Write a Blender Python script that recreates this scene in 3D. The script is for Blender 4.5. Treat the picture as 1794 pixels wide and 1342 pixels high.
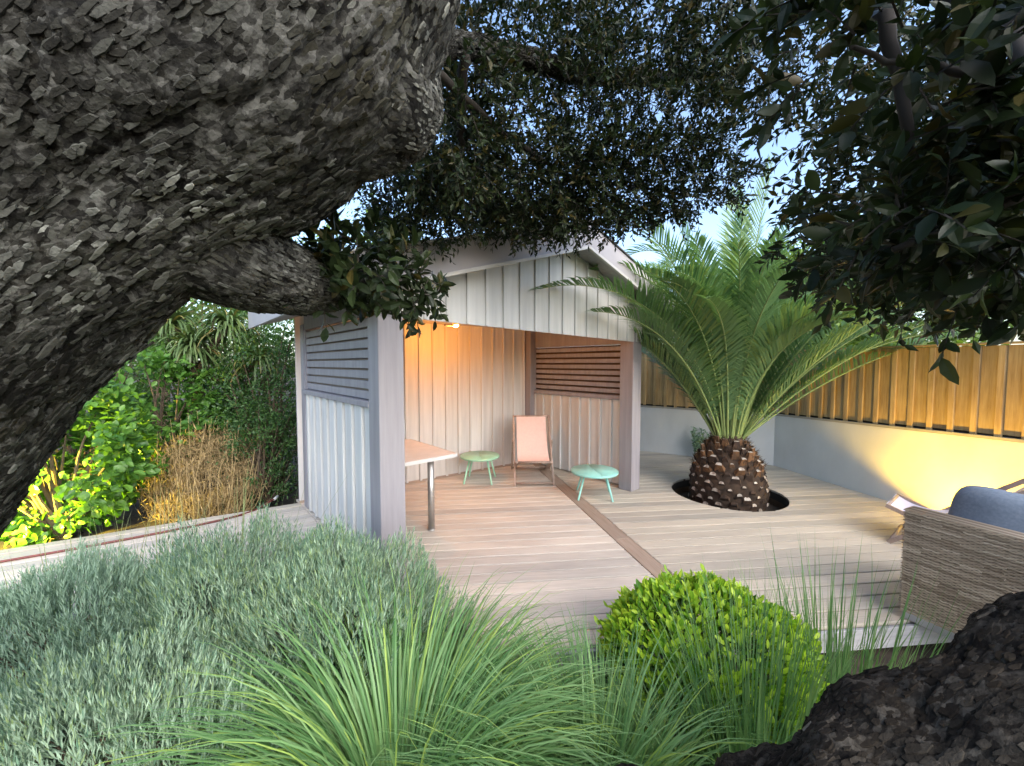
import bpy, bmesh, math, random
import numpy as np
from mathutils import Vector, Matrix

S = bpy.context.scene
for o in list(bpy.data.objects): bpy.data.objects.remove(o)
COL = S.collection
R = math.radians
rng = np.random.default_rng(7); random.seed(7)

# ------------------------------------------------------------------ camera
cd = bpy.data.cameras.new('camera'); cam = bpy.data.objects.new('camera', cd); COL.objects.link(cam)
cam.location = (0, 0, 1.7); cam.rotation_euler = (R(90 - 2.82), 0, 0)
cd.sensor_width = 36; cd.lens = 36 * 690 / 1794; cd.clip_start = 0.02; cd.clip_end = 2000
S.camera = cam
CAM = np.array([0, 0, 1.7])
# ------------------------------------------------------------------ sky, sun, exposure
W = bpy.data.worlds.new('World'); S.world = W; W.use_nodes = True
wn = W.node_tree; bg = wn.nodes['Background']
sky = wn.nodes.new('ShaderNodeTexSky'); sky.sky_type = 'NISHITA'; sky.sun_disc = False
SUN_EL, SUN_AZ = R(38), R(146)          # azimuth measured clockwise from +Y (view direction)
sky.sun_elevation = SUN_EL; sky.sun_rotation = SUN_AZ
sky.air_density = 1.0; sky.dust_density = 1.8; sky.ozone_density = 1.6
wn.links.new(sky.outputs[0], bg.inputs[0]); bg.inputs[1].default_value = 0.14
sl = bpy.data.lights.new('sun', 'SUN'); sl.energy = 1.2; sl.angle = R(70); sl.color = (1, .95, .9)
so = bpy.data.objects.new('sun', sl); COL.objects.link(so)
sd = Vector((math.sin(SUN_AZ) * math.cos(SUN_EL), math.cos(SUN_AZ) * math.cos(SUN_EL), math.sin(SUN_EL)))
so.rotation_euler = sd.to_track_quat('Z', 'Y').to_euler()
S.view_settings.view_transform = 'Standard'; S.view_settings.look = 'None'
S.view_settings.exposure = 1.8; S.view_settings.gamma = 1.0; S.view_settings.use_curve_mapping = False
S.render.engine = 'CYCLES'
S.cycles.max_bounces = 5; S.cycles.diffuse_bounces = 3; S.cycles.glossy_bounces = 2
S.cycles.transmission_bounces = 4; S.cycles.transparent_max_bounces = 4
S.cycles.caustics_reflective = False; S.cycles.caustics_refractive = False
S.cycles.sample_clamp_indirect = 6
S.cycles.use_adaptive_sampling = True; S.cycles.adaptive_threshold = 0.02

# ------------------------------------------------------------------ helpers
def tag(o, label=None, cat=None, group=None, kind=None):
    if label: o['label'] = label
    if cat: o['category'] = cat
    if group: o['group'] = group
    if kind: o['kind'] = kind
    return o
def empty(name, loc=(0, 0, 0), rz=0, parent=None):
    o = bpy.data.objects.new(name, None); COL.objects.link(o); o.location = loc; o.rotation_euler = (0, 0, rz)
    o.empty_display_size = .1
    if parent: o.parent = parent
    return o
def inst(name, me, parent=None, mw=None):
    o = bpy.data.objects.new(name, me); COL.objects.link(o)
    if parent: o.parent = parent
    if mw is not None: o.matrix_local = mw
    return o
def fmesh(name, V, Fs, mat=None, smooth=False, tint=None):
    """V (n,3); Fs list of (m,k) index arrays"""
    me = bpy.data.meshes.new(name)
    V = np.asarray(V, np.float32)
    Fs = [np.asarray(f, np.int32) for f in Fs if len(f)]
    me.vertices.add(len(V)); me.vertices.foreach_set('co', V.ravel())
    li = np.concatenate([f.ravel() for f in Fs]); cnt = np.concatenate([np.full(len(f), f.shape[1], np.int32) for f in Fs])
    st = np.concatenate([[0], np.cumsum(cnt)[:-1]]).astype(np.int32)
    me.loops.add(len(li)); me.loops.foreach_set('vertex_index', li)
    me.polygons.add(len(cnt)); me.polygons.foreach_set('loop_start', st); me.polygons.foreach_set('loop_total', cnt)
    me.polygons.foreach_set('use_smooth', np.full(len(cnt), bool(smooth)))
    me.update(calc_edges=True)
    if tint is not None:
        a = me.attributes.new('tint', 'FLOAT', 'POINT'); a.data.foreach_set('value', np.asarray(tint, np.float32))
    if mat: me.materials.append(mat)
    return me
def fobj(name, V, Fs, mat=None, parent=None, smooth=False, tint=None, mw=None):
    return inst(name, fmesh(name, V, Fs, mat, smooth, tint), parent, mw)
class MB:
    def __init__(s): s.V = []; s.F = {}; s.n = 0; s.T = []
    def add(s, V, Fs, tint=None):
        V = np.asarray(V, float)
        for f in Fs:
            f = np.asarray(f)
            if len(f): s.F.setdefault(f.shape[1], []).append(f + s.n)
        s.V.append(V); s.T.append(np.full(len(V), 0.) if tint is None else np.broadcast_to(tint, (len(V),)))
        s.n += len(V); return s
    def obj(s, name, mat, parent=None, smooth=False, mw=None):
        return fobj(name, np.concatenate(s.V), [np.concatenate(f) for f in s.F.values()], mat, parent, smooth, np.concatenate(s.T), mw)
BOXF = np.array([(0, 3, 2, 1), (4, 5, 6, 7), (0, 1, 5, 4), (1, 2, 6, 5), (2, 3, 7, 6), (3, 0, 4, 7)])
def boxv(x0, x1, y0, y1, z0, z1):
    return np.array([(x0, y0, z0), (x1, y0, z0), (x1, y1, z0), (x0, y1, z0), (x0, y0, z1), (x1, y0, z1), (x1, y1, z1), (x0, y1, z1)])
def bevel_mesh(me, w, seg=1):
    bm = bmesh.new(); bm.from_mesh(me)
    bmesh.ops.bevel(bm, geom=list(bm.edges), offset=w, segments=seg, profile=.5, affect='EDGES', clamp_overlap=True)
    bm.to_mesh(me); bm.free(); return me
def box(name, x0, x1, y0, y1, z0, z1, mat, parent=None, bev=.003, mw=None, seg=1):
    me = fmesh(name, boxv(x0, x1, y0, y1, z0, z1), [BOXF], mat)
    if bev: bevel_mesh(me, bev, seg)
    return inst(name, me, parent, mw)
def prism(name, poly, lo, hi, mat, parent=None, axis='y', bev=0, mw=None):
    """poly: list of 2d points (ccw), extruded along axis from lo to hi"""
    n = len(poly); P = np.array(poly, float)
    def up(h): return np.c_[P[:, 0], np.full(n, h), P[:, 1]] if axis == 'y' else np.c_[P, np.full(n, h)]
    V = np.r_[up(lo), up(hi)]
    i = np.arange(n); j = (i + 1) % n
    me = bpy.data.meshes.new(name)
    side = [(a, b, b + n, a + n) for a, b in zip(i, j)]
    me.from_pydata([tuple(v) for v in V], [], [tuple(reversed(range(n))), tuple(range(n, 2 * n))] + side)
    bm = bmesh.new(); bm.from_mesh(me); bmesh.ops.recalc_face_normals(bm, faces=bm.faces)
    if bev: bmesh.ops.bevel(bm, geom=list(bm.edges), offset=bev, segments=1, profile=.5, affect='EDGES', clamp_overlap=True)
    bm.to_mesh(me); bm.free()
    if mat: me.materials.append(mat)
    return inst(name, me, parent, mw)
def nrm(a): return a / np.maximum(np.linalg.norm(a, axis=-1, keepdims=True), 1e-9)
def spline(P, n):
    """catmull-rom through the rows of P (any width)"""
    P = np.asarray(P, float); Q = np.r_[[2 * P[0] - P[1]], P, [2 * P[-1] - P[-2]]]
    t = np.linspace(0, len(P) - 1 - 1e-9, n); k = t.astype(int); u = (t - k)[:, None]
    a, b, c, d = Q[k], Q[k + 1], Q[k + 2], Q[k + 3]
    return .5 * (2 * b + (c - a) * u + (2 * a - 5 * b + 4 * c - d) * u ** 2 + (3 * b - a - 3 * c + d) * u ** 3)
def tube_frame(P):
    T = nrm(np.gradient(P, axis=0)); N = np.zeros_like(P)
    h = np.array([0, 0, 1.]) if abs(T[0, 2]) < .9 else np.array([1., 0, 0])
    N[0] = nrm(np.cross(T[0], h))
    for i in range(1, len(P)):
        v = N[i - 1] - T[i] * (N[i - 1] @ T[i]); N[i] = nrm(v)
    return T, N, np.cross(T, N)
def tube(P, r, k=6, cap=True):
    P = np.asarray(P, float); n = len(P); r = np.broadcast_to(np.asarray(r, float), (n,))
    T, N, B = tube_frame(P); a = np.arange(k) * 2 * np.pi / k
    V = (P[:, None] + r[:, None, None] * (np.cos(a)[None, :, None] * N[:, None] + np.sin(a)[None, :, None] * B[:, None])).reshape(-1, 3)
    i = np.arange(n - 1)[:, None] * k; j = np.arange(k)[None]; j2 = (j + 1) % k
    F = np.stack([i + j, i + j2, i + k + j2, i + k + j], -1).reshape(-1, 4)
    Fs = [F]
    if cap: Fs.append(np.array([list(range(k))[::-1], list(range((n - 1) * k, n * k))]))
    return V, Fs
def bar(p, q, w, h, up=(0, 0, 1)):
    p = np.array(p, float); q = np.array(q, float); T = nrm(q - p); X = nrm(np.cross(T, up)); U = np.cross(X, T)
    c = [(-w, -h), (w, -h), (w, h), (-w, h)]
    V = np.array([p + X * a / 2 + U * b / 2 for a, b in c] + [q + X * a / 2 + U * b / 2 for a, b in c])
    return V, [BOXF]
def frames(D, N):
    D = nrm(D); X = nrm(np.cross(D, N)); return X, D, np.cross(X, D)
def scatter(tpl, P, D, N, s, tint=None, wscale=1.0):
    """many copies of a leaf template -> arrays"""
    tv, tf = tpl; X, Y, Z = frames(D, N); s = np.broadcast_to(s, (len(P),))
    V = P[:, None] + s[:, None, None] * (tv[None, :, 0:1] * wscale * X[:, None] + tv[None, :, 1:2] * Y[:, None] + tv[None, :, 2:3] * Z[:, None])
    n = len(tv); off = (np.arange(len(P)) * n)[:, None, None]
    Fs = [(np.asarray(f)[None] + off).reshape(-1, np.asarray(f).shape[1]) for f in tf]
    T = np.repeat(rng.random(len(P)) if tint is None else tint, n)
    return V.reshape(-1, 3), Fs, T
def rdir(n): return nrm(rng.normal(size=(n, 3)))
def mat_from(P, X, Y, Z, s):
    M = Matrix.Identity(4)
    for i in range(3): M[i][0] = X[i] * s; M[i][1] = Y[i] * s; M[i][2] = Z[i] * s; M[i][3] = P[i]
    return M
def leaves(name, tpl, P, D, N, s, mat, parent, single=0, piece='leaf', tint=None):
    """leaf pieces: the `single` ones nearest to where one stands become objects, the rest one joined part"""
    s = np.broadcast_to(s, (len(P),))
    rest = np.arange(len(P))
    if single:
        order = np.argsort(np.linalg.norm(P - CAM, axis=1) / s); first = order[:single]; rest = order[single:]
        X, Y, Z = frames(D, N); me = fmesh(piece, tpl[0], tpl[1], mat, True)
        for i in first: inst(piece, me, parent, mat_from(P[i], X[i], Y[i], Z[i], float(s[i])))
    if len(rest):
        V, Fs, T = scatter(tpl, P[rest], D[rest], N[rest], s[rest], None if tint is None else tint[rest])
        tag(fobj(name, V, Fs, mat, parent, False, T), kind='stuff')
# leaf templates: x across, y along, z up
def tpl_leaf(w, fold=.06, droop=.08):
    v = np.array([(0, 0, 0), (-.36 * w, .2, fold * .5), (.36 * w, .2, fold * .5), (-.5 * w, .48, fold), (.5 * w, .48, fold), (-.33 * w, .78, fold * .3 - droop * .5), (.33 * w, .78, fold * .3 - droop * .5), (0, 1, -droop), (0, .2, 0), (0, .48, 0), (0, .78, -droop * .6)])
    return v, [[(0, 2, 8), (0, 8, 1), (10, 6, 7), (10, 7, 5)], [(8, 2, 4, 9), (1, 8, 9, 3), (9, 4, 6, 10), (3, 9, 10, 5)]]
def tpl_kite(w, fold=.06): return np.array([(0, 0, 0), (w * .5, .45, fold), (0, 1, 0), (-w * .5, .45, fold)]), [[(0, 1, 2), (0, 2, 3)]]
def tpl_blade(w): return np.array([(-.5 * w, 0, 0), (.5 * w, 0, 0), (.5 * w, .5, .03), (-.5 * w, .5, .03), (0, 1, 0)]), [[(0, 1, 2, 3)], [(3, 2, 4)]]
LEAF4 = (np.array([(0, 0, 0), (-.21, .45, .05), (.21, .45, .05), (0, 1, -.08), (0, .5, 0)]), [[(0, 2, 4), (0, 4, 1), (4, 2, 3), (4, 3, 1)]]); LEAF = tpl_leaf(.42); LEAFW = tpl_leaf(.62, .08, .1); KITE = tpl_kite(.40); BLADE = tpl_blade(.1)
def ellipsoid(n, c, r, shell=.0):
    d = rdir(n); rad = rng.random(n) ** (1 / 3.) * (1 - shell) + shell
    return np.array(c) + d * rad[:, None] * np.array(r), d

# ------------------------------------------------------------------ materials
def newmat(name):
    m = bpy.data.materials.new(name); m.use_nodes = True; nt = m.node_tree
    return m, nt, nt.nodes['Principled BSDF'], nt.nodes['Material Output']
def N_(nt, t, **kw):
    n = nt.nodes.new(t)
    for k, v in kw.items(): setattr(n, k, v)
    return n
def ramp(nt, src, stops):
    r = N_(nt, 'ShaderNodeValToRGB'); e = r.color_ramp.elements
    while len(e) < len(stops): e.new(.5)
    for x, (p, c) in zip(e, stops): x.position = p; x.color = (*c, 1) if len(c) == 3 else c
    nt.links.new(src, r.inputs[0]); return r.outputs[0]
def noise(nt, scale, detail=4, coord='Object', stretch=None, rough=.55, rand=False):
    tc = N_(nt, 'ShaderNodeTexCoord'); n = N_(nt, 'ShaderNodeTexNoise'); n.inputs['Scale'].default_value = scale; n.inputs['Detail'].default_value = detail; n.inputs['Roughness'].default_value = rough
    mp = N_(nt, 'ShaderNodeMapping'); mp.inputs['Scale'].default_value = stretch or (1, 1, 1)
    nt.links.new(tc.outputs[coord], mp.inputs['Vector'])
    if rand:
        oi = N_(nt, 'ShaderNodeObjectInfo'); ml = N_(nt, 'ShaderNodeMath', operation='MULTIPLY'); ml.inputs[1].default_value = 37.
        cb = N_(nt, 'ShaderNodeCombineXYZ'); nt.links.new(oi.outputs['Random'], ml.inputs[0])
        for i in range(3): nt.links.new(ml.outputs[0], cb.inputs[i])
        nt.links.new(cb.outputs[0], mp.inputs['Location'])
    nt.links.new(mp.outputs[0], n.inputs['Vector']); return n.outputs['Fac']
def mixc(nt, fac, a, b, mode='MIX'):
    m = N_(nt, 'ShaderNodeMix', data_type='RGBA', blend_type=mode)
    for sck, v in ((m.inputs[0], fac), (m.inputs[6], a), (m.inputs[7], b)):
        if hasattr(v, 'links'): nt.links.new(v, sck)
        else: sck.default_value = v if not isinstance(v, tuple) else ((*v, 1) if len(v) == 3 else v)
    return m.outputs[2]
def bump(nt, bsdf, h, strength=.3, dist=.005):
    b = N_(nt, 'ShaderNodeBump'); b.inputs['Strength'].default_value = strength; b.inputs['Distance'].default_value = dist
    nt.links.new(h, b.inputs['Height']); nt.links.new(b.outputs[0], bsdf.inputs['Normal'])
def paint(name, c, c2=None, rough=.5, scale=6, stretch=None, bmp=.1, rand=.08):
    m, nt, b, o = newmat(name); c2 = c2 or tuple(x * .82 for x in c)
    f = noise(nt, scale, 5, stretch=stretch, rand=True)
    col = ramp(nt, f, [(.3, c2), (.65, c)])
    oi = N_(nt, 'ShaderNodeObjectInfo'); mr = N_(nt, 'ShaderNodeMapRange'); mr.inputs[3].default_value = 1 - rand; mr.inputs[4].default_value = 1 + rand * .4
    nt.links.new(oi.outputs['Random'], mr.inputs[0])
    cc = N_(nt, 'ShaderNodeCombineColor')
    for i in range(3): nt.links.new(mr.outputs[0], cc.inputs[i])
    col = mixc(nt, 1., col, cc.outputs[0], 'MULTIPLY')
    nt.links.new(col, b.inputs['Base Color']); b.inputs['Roughness'].default_value = rough
    if bmp: bump(nt, b, noise(nt, scale * 12, 3, stretch=stretch), bmp, .003)
    return m
def wood(name, cols, rough=.6, stretch=(1.2, 22, 22), scale=3, rand=.25, bmp=.25):
    """cols: 3 colours dark > light; grain along local x"""
    m, nt, b, o = newmat(name)
    f = noise(nt, scale, 6, stretch=stretch, rough=.65, rand=True); g = noise(nt, .9, 3, stretch=(.8, 2, 2), rand=True)
    col = ramp(nt, f, [(.25, cols[0]), (.5, cols[1]), (.75, cols[2])])
    stain = ramp(nt, g, [(.35, (.72, .72, .74)), (.62, (1, 1, 1))]); col = mixc(nt, .7, col, stain, 'MULTIPLY')
    oi = N_(nt, 'ShaderNodeObjectInfo'); r = ramp(nt, oi.outputs['Random'], [(0, (1 - rand, 1 - rand, 1 - rand * .95)), (.5, (1, .97, .95)), (1, (1 - rand * .4, 1 - rand * .45, 1 - rand * .5))])
    col = mixc(nt, 1., col, r, 'MULTIPLY')
    nt.links.new(col, b.inputs['Base Color']); b.inputs['Roughness'].default_value = rough
    bump(nt, b, f, bmp, .004); return m
def leafmat(name, c1, c2, rough=.45, tr=.35, c3=None, spec=.4, hue=None):
    m, nt, b, o = newmat(name)
    at = N_(nt, 'ShaderNodeAttribute', attribute_name='tint'); oi = N_(nt, 'ShaderNodeObjectInfo')
    ad = N_(nt, 'ShaderNodeMath', operation='ADD'); fr = N_(nt, 'ShaderNodeMath', operation='FRACT')
    nt.links.new(at.outputs['Fac'], ad.inputs[0]); nt.links.new(oi.outputs['Random'], ad.inputs[1]); nt.links.new(ad.outputs[0], fr.inputs[0])
    stops = [(0, c1), (.9, c2)] if c3 is None else [(0, c1), (.86, c2), (.95, c3)]
    col = ramp(nt, fr.outputs[0], stops)
    nt.links.new(col, b.inputs['Base Color']); b.inputs['Roughness'].default_value = rough; b.inputs['Specular IOR Level'].default_value = spec
    t = N_(nt, 'ShaderNodeBsdfTranslucent'); mx = N_(nt, 'ShaderNodeMixShader'); mx.inputs[0].default_value = tr
    tc = mixc(nt, 1., col, (1.15, 1.2, .6), 'MULTIPLY'); nt.links.new(tc, t.inputs[0])
    nt.links.new(b.outputs[0], mx.inputs[1]); nt.links.new(t.outputs[0], mx.inputs[2]); nt.links.new(mx.outputs[0], o.inputs[0])
    return m
def plain(name, c, rough=.5, metal=0., emit=None, es=0):
    m, nt, b, o = newmat(name); b.inputs['Base Color'].default_value = (*c, 1); b.inputs['Roughness'].default_value = rough; b.inputs['Metallic'].default_value = metal
    if emit: b.inputs['Emission Color'].default_value = (*emit, 1); b.inputs['Emission Strength'].default_value = es
    return m
M = {}
M['siding'] = paint('pale_siding_paint', (.68, .68, .66), (.55, .555, .54), .45, 3.0, (5, 5, .35), .12, .08)
M['greypaint'] = paint('grey_lilac_paint', (.345, .33, .355), (.27, .255, .275), .5, 3.0, (6, 6, .4), .14, .08)
M['barge'] = paint('light_grey_barge_paint', (.44, .42, .44), (.38, .365, .385), .45, 2.0, None, .08, .05)
M['trim'] = paint('pale_trim_paint', (.62, .61, .59), None, .4)
M['roofing'] = paint('dark_roof_sheet', (.12, .115, .12), None, .6)
M['ceiling'] = paint('ceiling_paint', (.55, .5, .42), None, .6)
M['deck'] = wood('weathered_deck_wood', [(.50, .45, .375), (.66, .605, .53), (.76, .71, .635)], .62, (1.0, 40, 40), 3, .2, .3)
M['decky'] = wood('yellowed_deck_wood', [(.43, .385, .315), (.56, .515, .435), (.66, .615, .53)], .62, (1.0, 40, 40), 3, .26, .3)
M['strip'] = wood('brown_strip_wood', [(.33, .25, .19), (.43, .34, .27), (.50, .41, .34)], .6)
M['fascia'] = wood('grey_fascia_wood', [(.30, .31, .33), (.42, .43, .45), (.5, .5, .51)], .7)
M['liner'] = wood('dark_liner_wood', [(.05, .03, .018), (.1, .06, .03), (.14, .09, .05)], .7)
M['fence'] = wood('oiled_fence_wood', [(.33, .215, .085), (.52, .37, .175), (.65, .50, .27)], .55, (16, 16, 1.0), 3, .3)
M['whitewall'] = paint('white_render', (.76, .765, .76), (.60, .61, .605), .8, 1.3, (1, 1, .55), .25, 0)
M['coping'] = paint('wall_coping', (.42, .40, .36), None, .8)
M['darkboard'] = paint('dark_base_board', (.035, .03, .025), None, .8)
M['soil'] = paint('dark_soil', (.075, .055, .04), (.03, .022, .016), .95, 9, None, .8, 0)
M['mint'] = paint('mint_enamel', (.36, .68, .47), None, .3, 3, None, 0, 0)
M['turq'] = paint('turquoise_enamel', (.33, .72, .64), None, .3, 3, None, 0, 0)
M['pink'] = paint('pink_canvas', (.78, .58, .52), (.72, .53, .48), .85, 30, None, .3, 0)
M['lilac'] = paint('lilac_canvas', (.62, .60, .72), (.56, .54, .66), .85, 30, None, .3, 0)
M['chairwood'] = wood('deckchair_wood', [(.3, .22, .17), (.42, .32, .26), (.5, .4, .33)], .5, (10, 10, 10))
M['laminate'] = paint('table_laminate', (.72, .71, .71), None, .35, 4, None, 0, 0)
M['laminedge'] = paint('table_edge', (.7, .7, .68), None, .4)
M['steel'] = plain('brushed_steel', (.55, .54, .52), .45, .9)
M['alu'] = plain('satin_aluminium', (.55, .57, .6), .4, .8)
M['black'] = plain('black_plastic', (.02, .02, .02), .5)
M['blue'] = paint('slate_blue_fabric', (.175, .215, .27), (.13, .165, .215), .9, 60, None, .3, .1)
M['socket'] = paint('grey_plastic', (.5, .52, .52), None, .5)
M['hose'] = paint('red_brown_hose', (.16, .035, .03), (.1, .02, .018), .4, 20, None, .2, 0)
M['frond'] = leafmat('palm_leaflets', (.095, .195, .08), (.20, .33, .14), .42, .35, (.25, .34, .11))
M['rachis'] = paint('palm_rachis', (.24, .31, .10), (.17, .24, .08), .45, 8)
M['palmbark'] = paint('palm_fibre_bark', (.07, .042, .025), (.022, .015, .010), .95, 14, None, .9, .3)
M['stubcut'] = paint('palm_stub_cut', (.50, .46, .40), (.16, .11, .08), .9, 30, None, .4, .3)
M['stubside'] = paint('palm_stub_side', (.06, .033, .019), (.016, .010, .007), .9, 20, None, .5, .4)
M['palmfibre'] = leafmat('palm_fibre', (.03, .018, .01), (.12, .065, .03), .9, .1, (.22, .14, .07))
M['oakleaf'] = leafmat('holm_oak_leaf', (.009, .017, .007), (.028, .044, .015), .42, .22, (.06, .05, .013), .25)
M['twig'] = paint('dark_twig', (.026, .021, .016), None, .9, 20)
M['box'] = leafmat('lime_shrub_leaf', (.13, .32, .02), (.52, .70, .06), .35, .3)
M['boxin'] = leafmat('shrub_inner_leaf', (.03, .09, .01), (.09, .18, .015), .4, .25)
M['lav'] = leafmat('lavender_leaf', (.11, .21, .135), (.37, .50, .36), .7, .15, (.26, .36, .15))
M['grass'] = leafmat('tuft_grass_blade', (.10, .23, .075), (.27, .44, .18), .42, .35, (.34, .48, .11))
M['grassfine'] = leafmat('upright_grass_blade', (.10, .22, .08), (.20, .34, .13), .5, .3)
M['seed'] = leafmat('pale_stalk', (.22, .27, .11), (.32, .36, .15), .7, .2)
M['bigleaf'] = leafmat('broad_shrub_leaf', (.038, .115, .02), (.125, .265, .045), .35, .35)
M['darkleaf'] = leafmat('dark_shrub_leaf', (.025, .075, .02), (.08, .16, .04), .4, .3)
M['strap'] = leafmat('strap_leaf', (.08, .14, .05), (.17, .24, .09), .45, .3, (.32, .25, .09))
M['dry'] = leafmat('dry_twig', (.17, .125, .06), (.48, .36, .18), .9, .1)
M['bgtree'] = leafmat('background_leaf', (.05, .11, .02), (.17, .27, .045), .5, .4)
M['flower'] = leafmat('white_petal', (.75, .76, .72), (.85, .86, .84), .6, .3)
M['barkthin'] = paint('thin_brown_bark', (.13, .095, .06), (.06, .045, .03), .95, 12, (1, 1, 1), .7)

# ------------------------------------------------------------------ ground
n = 60; gx = np.linspace(-1, 1, n); gx = np.sign(gx) * np.abs(gx) ** 3 * 300
X_, Y_ = np.meshgrid(gx, gx); Zg = -.17 + .02 * np.sin(X_ * 3.1) * np.cos(Y_ * 2.7)
i = (np.arange(n - 1)[:, None] * n + np.arange(n - 1)).ravel()
tag(fobj('ground', np.c_[X_.ravel(), Y_.ravel(), Zg.ravel() - .03], [np.c_[i, i + 1, i + n + 1, i + n]], M['soil'], smooth=True), kind='structure')

# ------------------------------------------------------------------ shelter frame: u along front, v to the back
TH = R(41.3); O = np.array([-.98, 2.892, 0.]); Bu = np.array([math.cos(TH), math.sin(TH), 0]); Av = np.array([-math.sin(TH), math.cos(TH), 0])
def uv(u, v, z=0): return O + Bu * u + Av * v + np.array([0, 0, z])

# ------------------------------------------------------------------ decking
def clip(poly, p, nvec):
    out = []
    for k in range(len(poly)):
        a, b = poly[k], poly[(k + 1) % len(poly)]; da = (a - p) @ nvec; db = (b - p) @ nvec
        if da >= 0: out.append(a)
        if (da >= 0) != (db >= 0): out.append(a + (b - a) * (da / (da - db)))
    return out
O2 = O[:2]; b2 = Bu[:2]; a2 = Av[:2]
WR0, WR1 = np.array([4.379, 6.522]), np.array([4.85, 3.66])        # right garden wall, inner face line
wr = (WR1 - WR0) / np.linalg.norm(WR1 - WR0); wrn = np.array([-wr[1], wr[0]]); wrn = wrn if wrn[0] < 0 else -wrn
WB0 = np.array([2.486, 7.652]); wb = (WR0 - WB0) / np.linalg.norm(WR0 - WB0); wbn = np.array([wb[1], -wb[0]])  # back wall, faces the deck
S0, S1 = np.array([.726, 5.31]), np.array([1.216, 3.111]); sdv = (S1 - S0) / np.linalg.norm(S1 - S0); sn = np.array([-sdv[1], sdv[0]])  # strip axis, sn points right
PALM = np.array([2.84, 5.13]); HOLE = .68
deck = empty('deck'); tag(deck, kind='structure')
def plank(name, c0, ang, length, width, clips, mat, parent, ztop=0., th=.026):
    """c0 start point of the centre line"""
    e = np.array([math.cos(ang), math.sin(ang)]); q = np.array([-e[1], e[0]])
    poly = [c0 - q * width / 2, c0 + e * length - q * width / 2, c0 + e * length + q * width / 2, c0 + q * width / 2]
    for p, nv in clips:
        poly = clip(poly, np.array(p), np.array(nv))
        if len(poly) < 3: return None
    P = np.array(poly); 
    if np.ptp((P - c0) @ e) < .03: return None
    org = P.mean(0); L = [((p - org) @ e, (p - org) @ q) for p in P]
    o = prism(name, L, -th, 0, mat, parent, axis='z', bev=.0025)
    o.location = (org[0], org[1], ztop + random.uniform(-.0015, .0015)); o.rotation_euler = (random.uniform(-.002, .002), 0, ang)
    return o, P
cyl_v, cyl_f = tube([(PALM[0], PALM[1], -.5), (PALM[0], PALM[1], .3)], HOLE, 64)
cutter = fobj('cutter', cyl_v, cyl_f)
ANG = R(6); e1 = np.array([math.cos(ANG), math.sin(ANG)]); e2 = np.array([-e1[1], e1[0]]); w = 2.235 + .0725; PIT = .146
left_line = (O2 + b2 * .003, b2); back_line = (O2 + a2 * 2.62, -a2)
shel_right = None
row = 0
while w < 8.2:
    c0 = e1 * -2.2 + e2 * w
    for side in (0, 1):
        if side == 0: cl = [left_line, (S0 - sn * .088, -sn), back_line]
        else: cl = [(S0 + sn * .088, sn), (WR0 + wrn * .004, wrn), (WB0 + wbn * .004, wbn)]
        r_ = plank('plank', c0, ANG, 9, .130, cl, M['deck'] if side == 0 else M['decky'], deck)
        if not r_: continue
        o, P = r_
        if side == 1 and abs(e2 @ PALM - w) < HOLE + .09:
            md = o.modifiers.new('b', 'BOOLEAN'); md.object = cutter; md.operation = 'DIFFERENCE'; md.solver = 'EXACT'
            bpy.context.view_layer.update()
            me = bpy.data.meshes.new_from_object(o.evaluated_get(bpy.context.evaluated_depsgraph_get()))
            o.modifiers.clear(); o.data = me
    w += PIT; row += 1
# brown strip board, in two lengths, with pale edge beading
sa = math.atan2(sdv[1], sdv[0]); st0 = S0 - sdv * 1.9
for k in range(3):
    plank('strip_board', st0 + sdv * k * 1.75, sa, 1.745, .160, [back_line, (e2 * 2.24, e2)], M['strip'], deck, .001)
# hole liner and joists edge
a = np.arange(65) * 2 * np.pi / 64
ring = np.c_[np.cos(a), np.sin(a)]
V = np.concatenate([np.c_[ring * (HOLE + .002) + PALM, np.full(65, -.006)], np.c_[ring * (HOLE + .002) + PALM, np.full(65, -.44)]])
i = np.arange(64); fobj('hole_liner', V, [np.c_[i, i + 1, i + 66, i + 65]], M['liner'], deck, True)
V = np.concatenate([[[PALM[0], PALM[1], -.43]], np.c_[ring * HOLE + PALM, np.full(65, -.433)]]); fobj('soil_pit', V, [np.c_[np.zeros(64, int), i + 1, i + 2]], M['soil'], deck)
# front fascia in two boards
fx0 = e1 * -1.2 + e2 * 2.228; plank_split = [(0, 1.57), (1.573, 3.6), (3.603, 6.5)]
for s0, s1 in plank_split:
    c = fx0 + e1 * s0
    box('fascia_board', 0, s1 - s0, -.026, 0, -.145, -.012, M['fascia'], deck, .003, Matrix.Translation((c[0], c[1], 0)) @ Matrix.Rotation(ANG, 4, 'Z'))
# substructure so that no light comes through the gaps
box('substructure', -2.2, 7.5, 2.26, 8.0, -.12, -.03, M['darkboard'], deck, 0, Matrix.Rotation(ANG, 4, 'Z'))
o = bpy.data.objects['substructure']; md = o.modifiers.new('b', 'BOOLEAN'); md.object = cutter; md.operation = 'DIFFERENCE'; md.solver = 'EXACT'
bpy.context.view_layer.update(); me = bpy.data.meshes.new_from_object(o.evaluated_get(bpy.context.evaluated_depsgraph_get())); o.modifiers.clear(); o.data = me
bpy.data.objects.remove(cutter)
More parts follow.
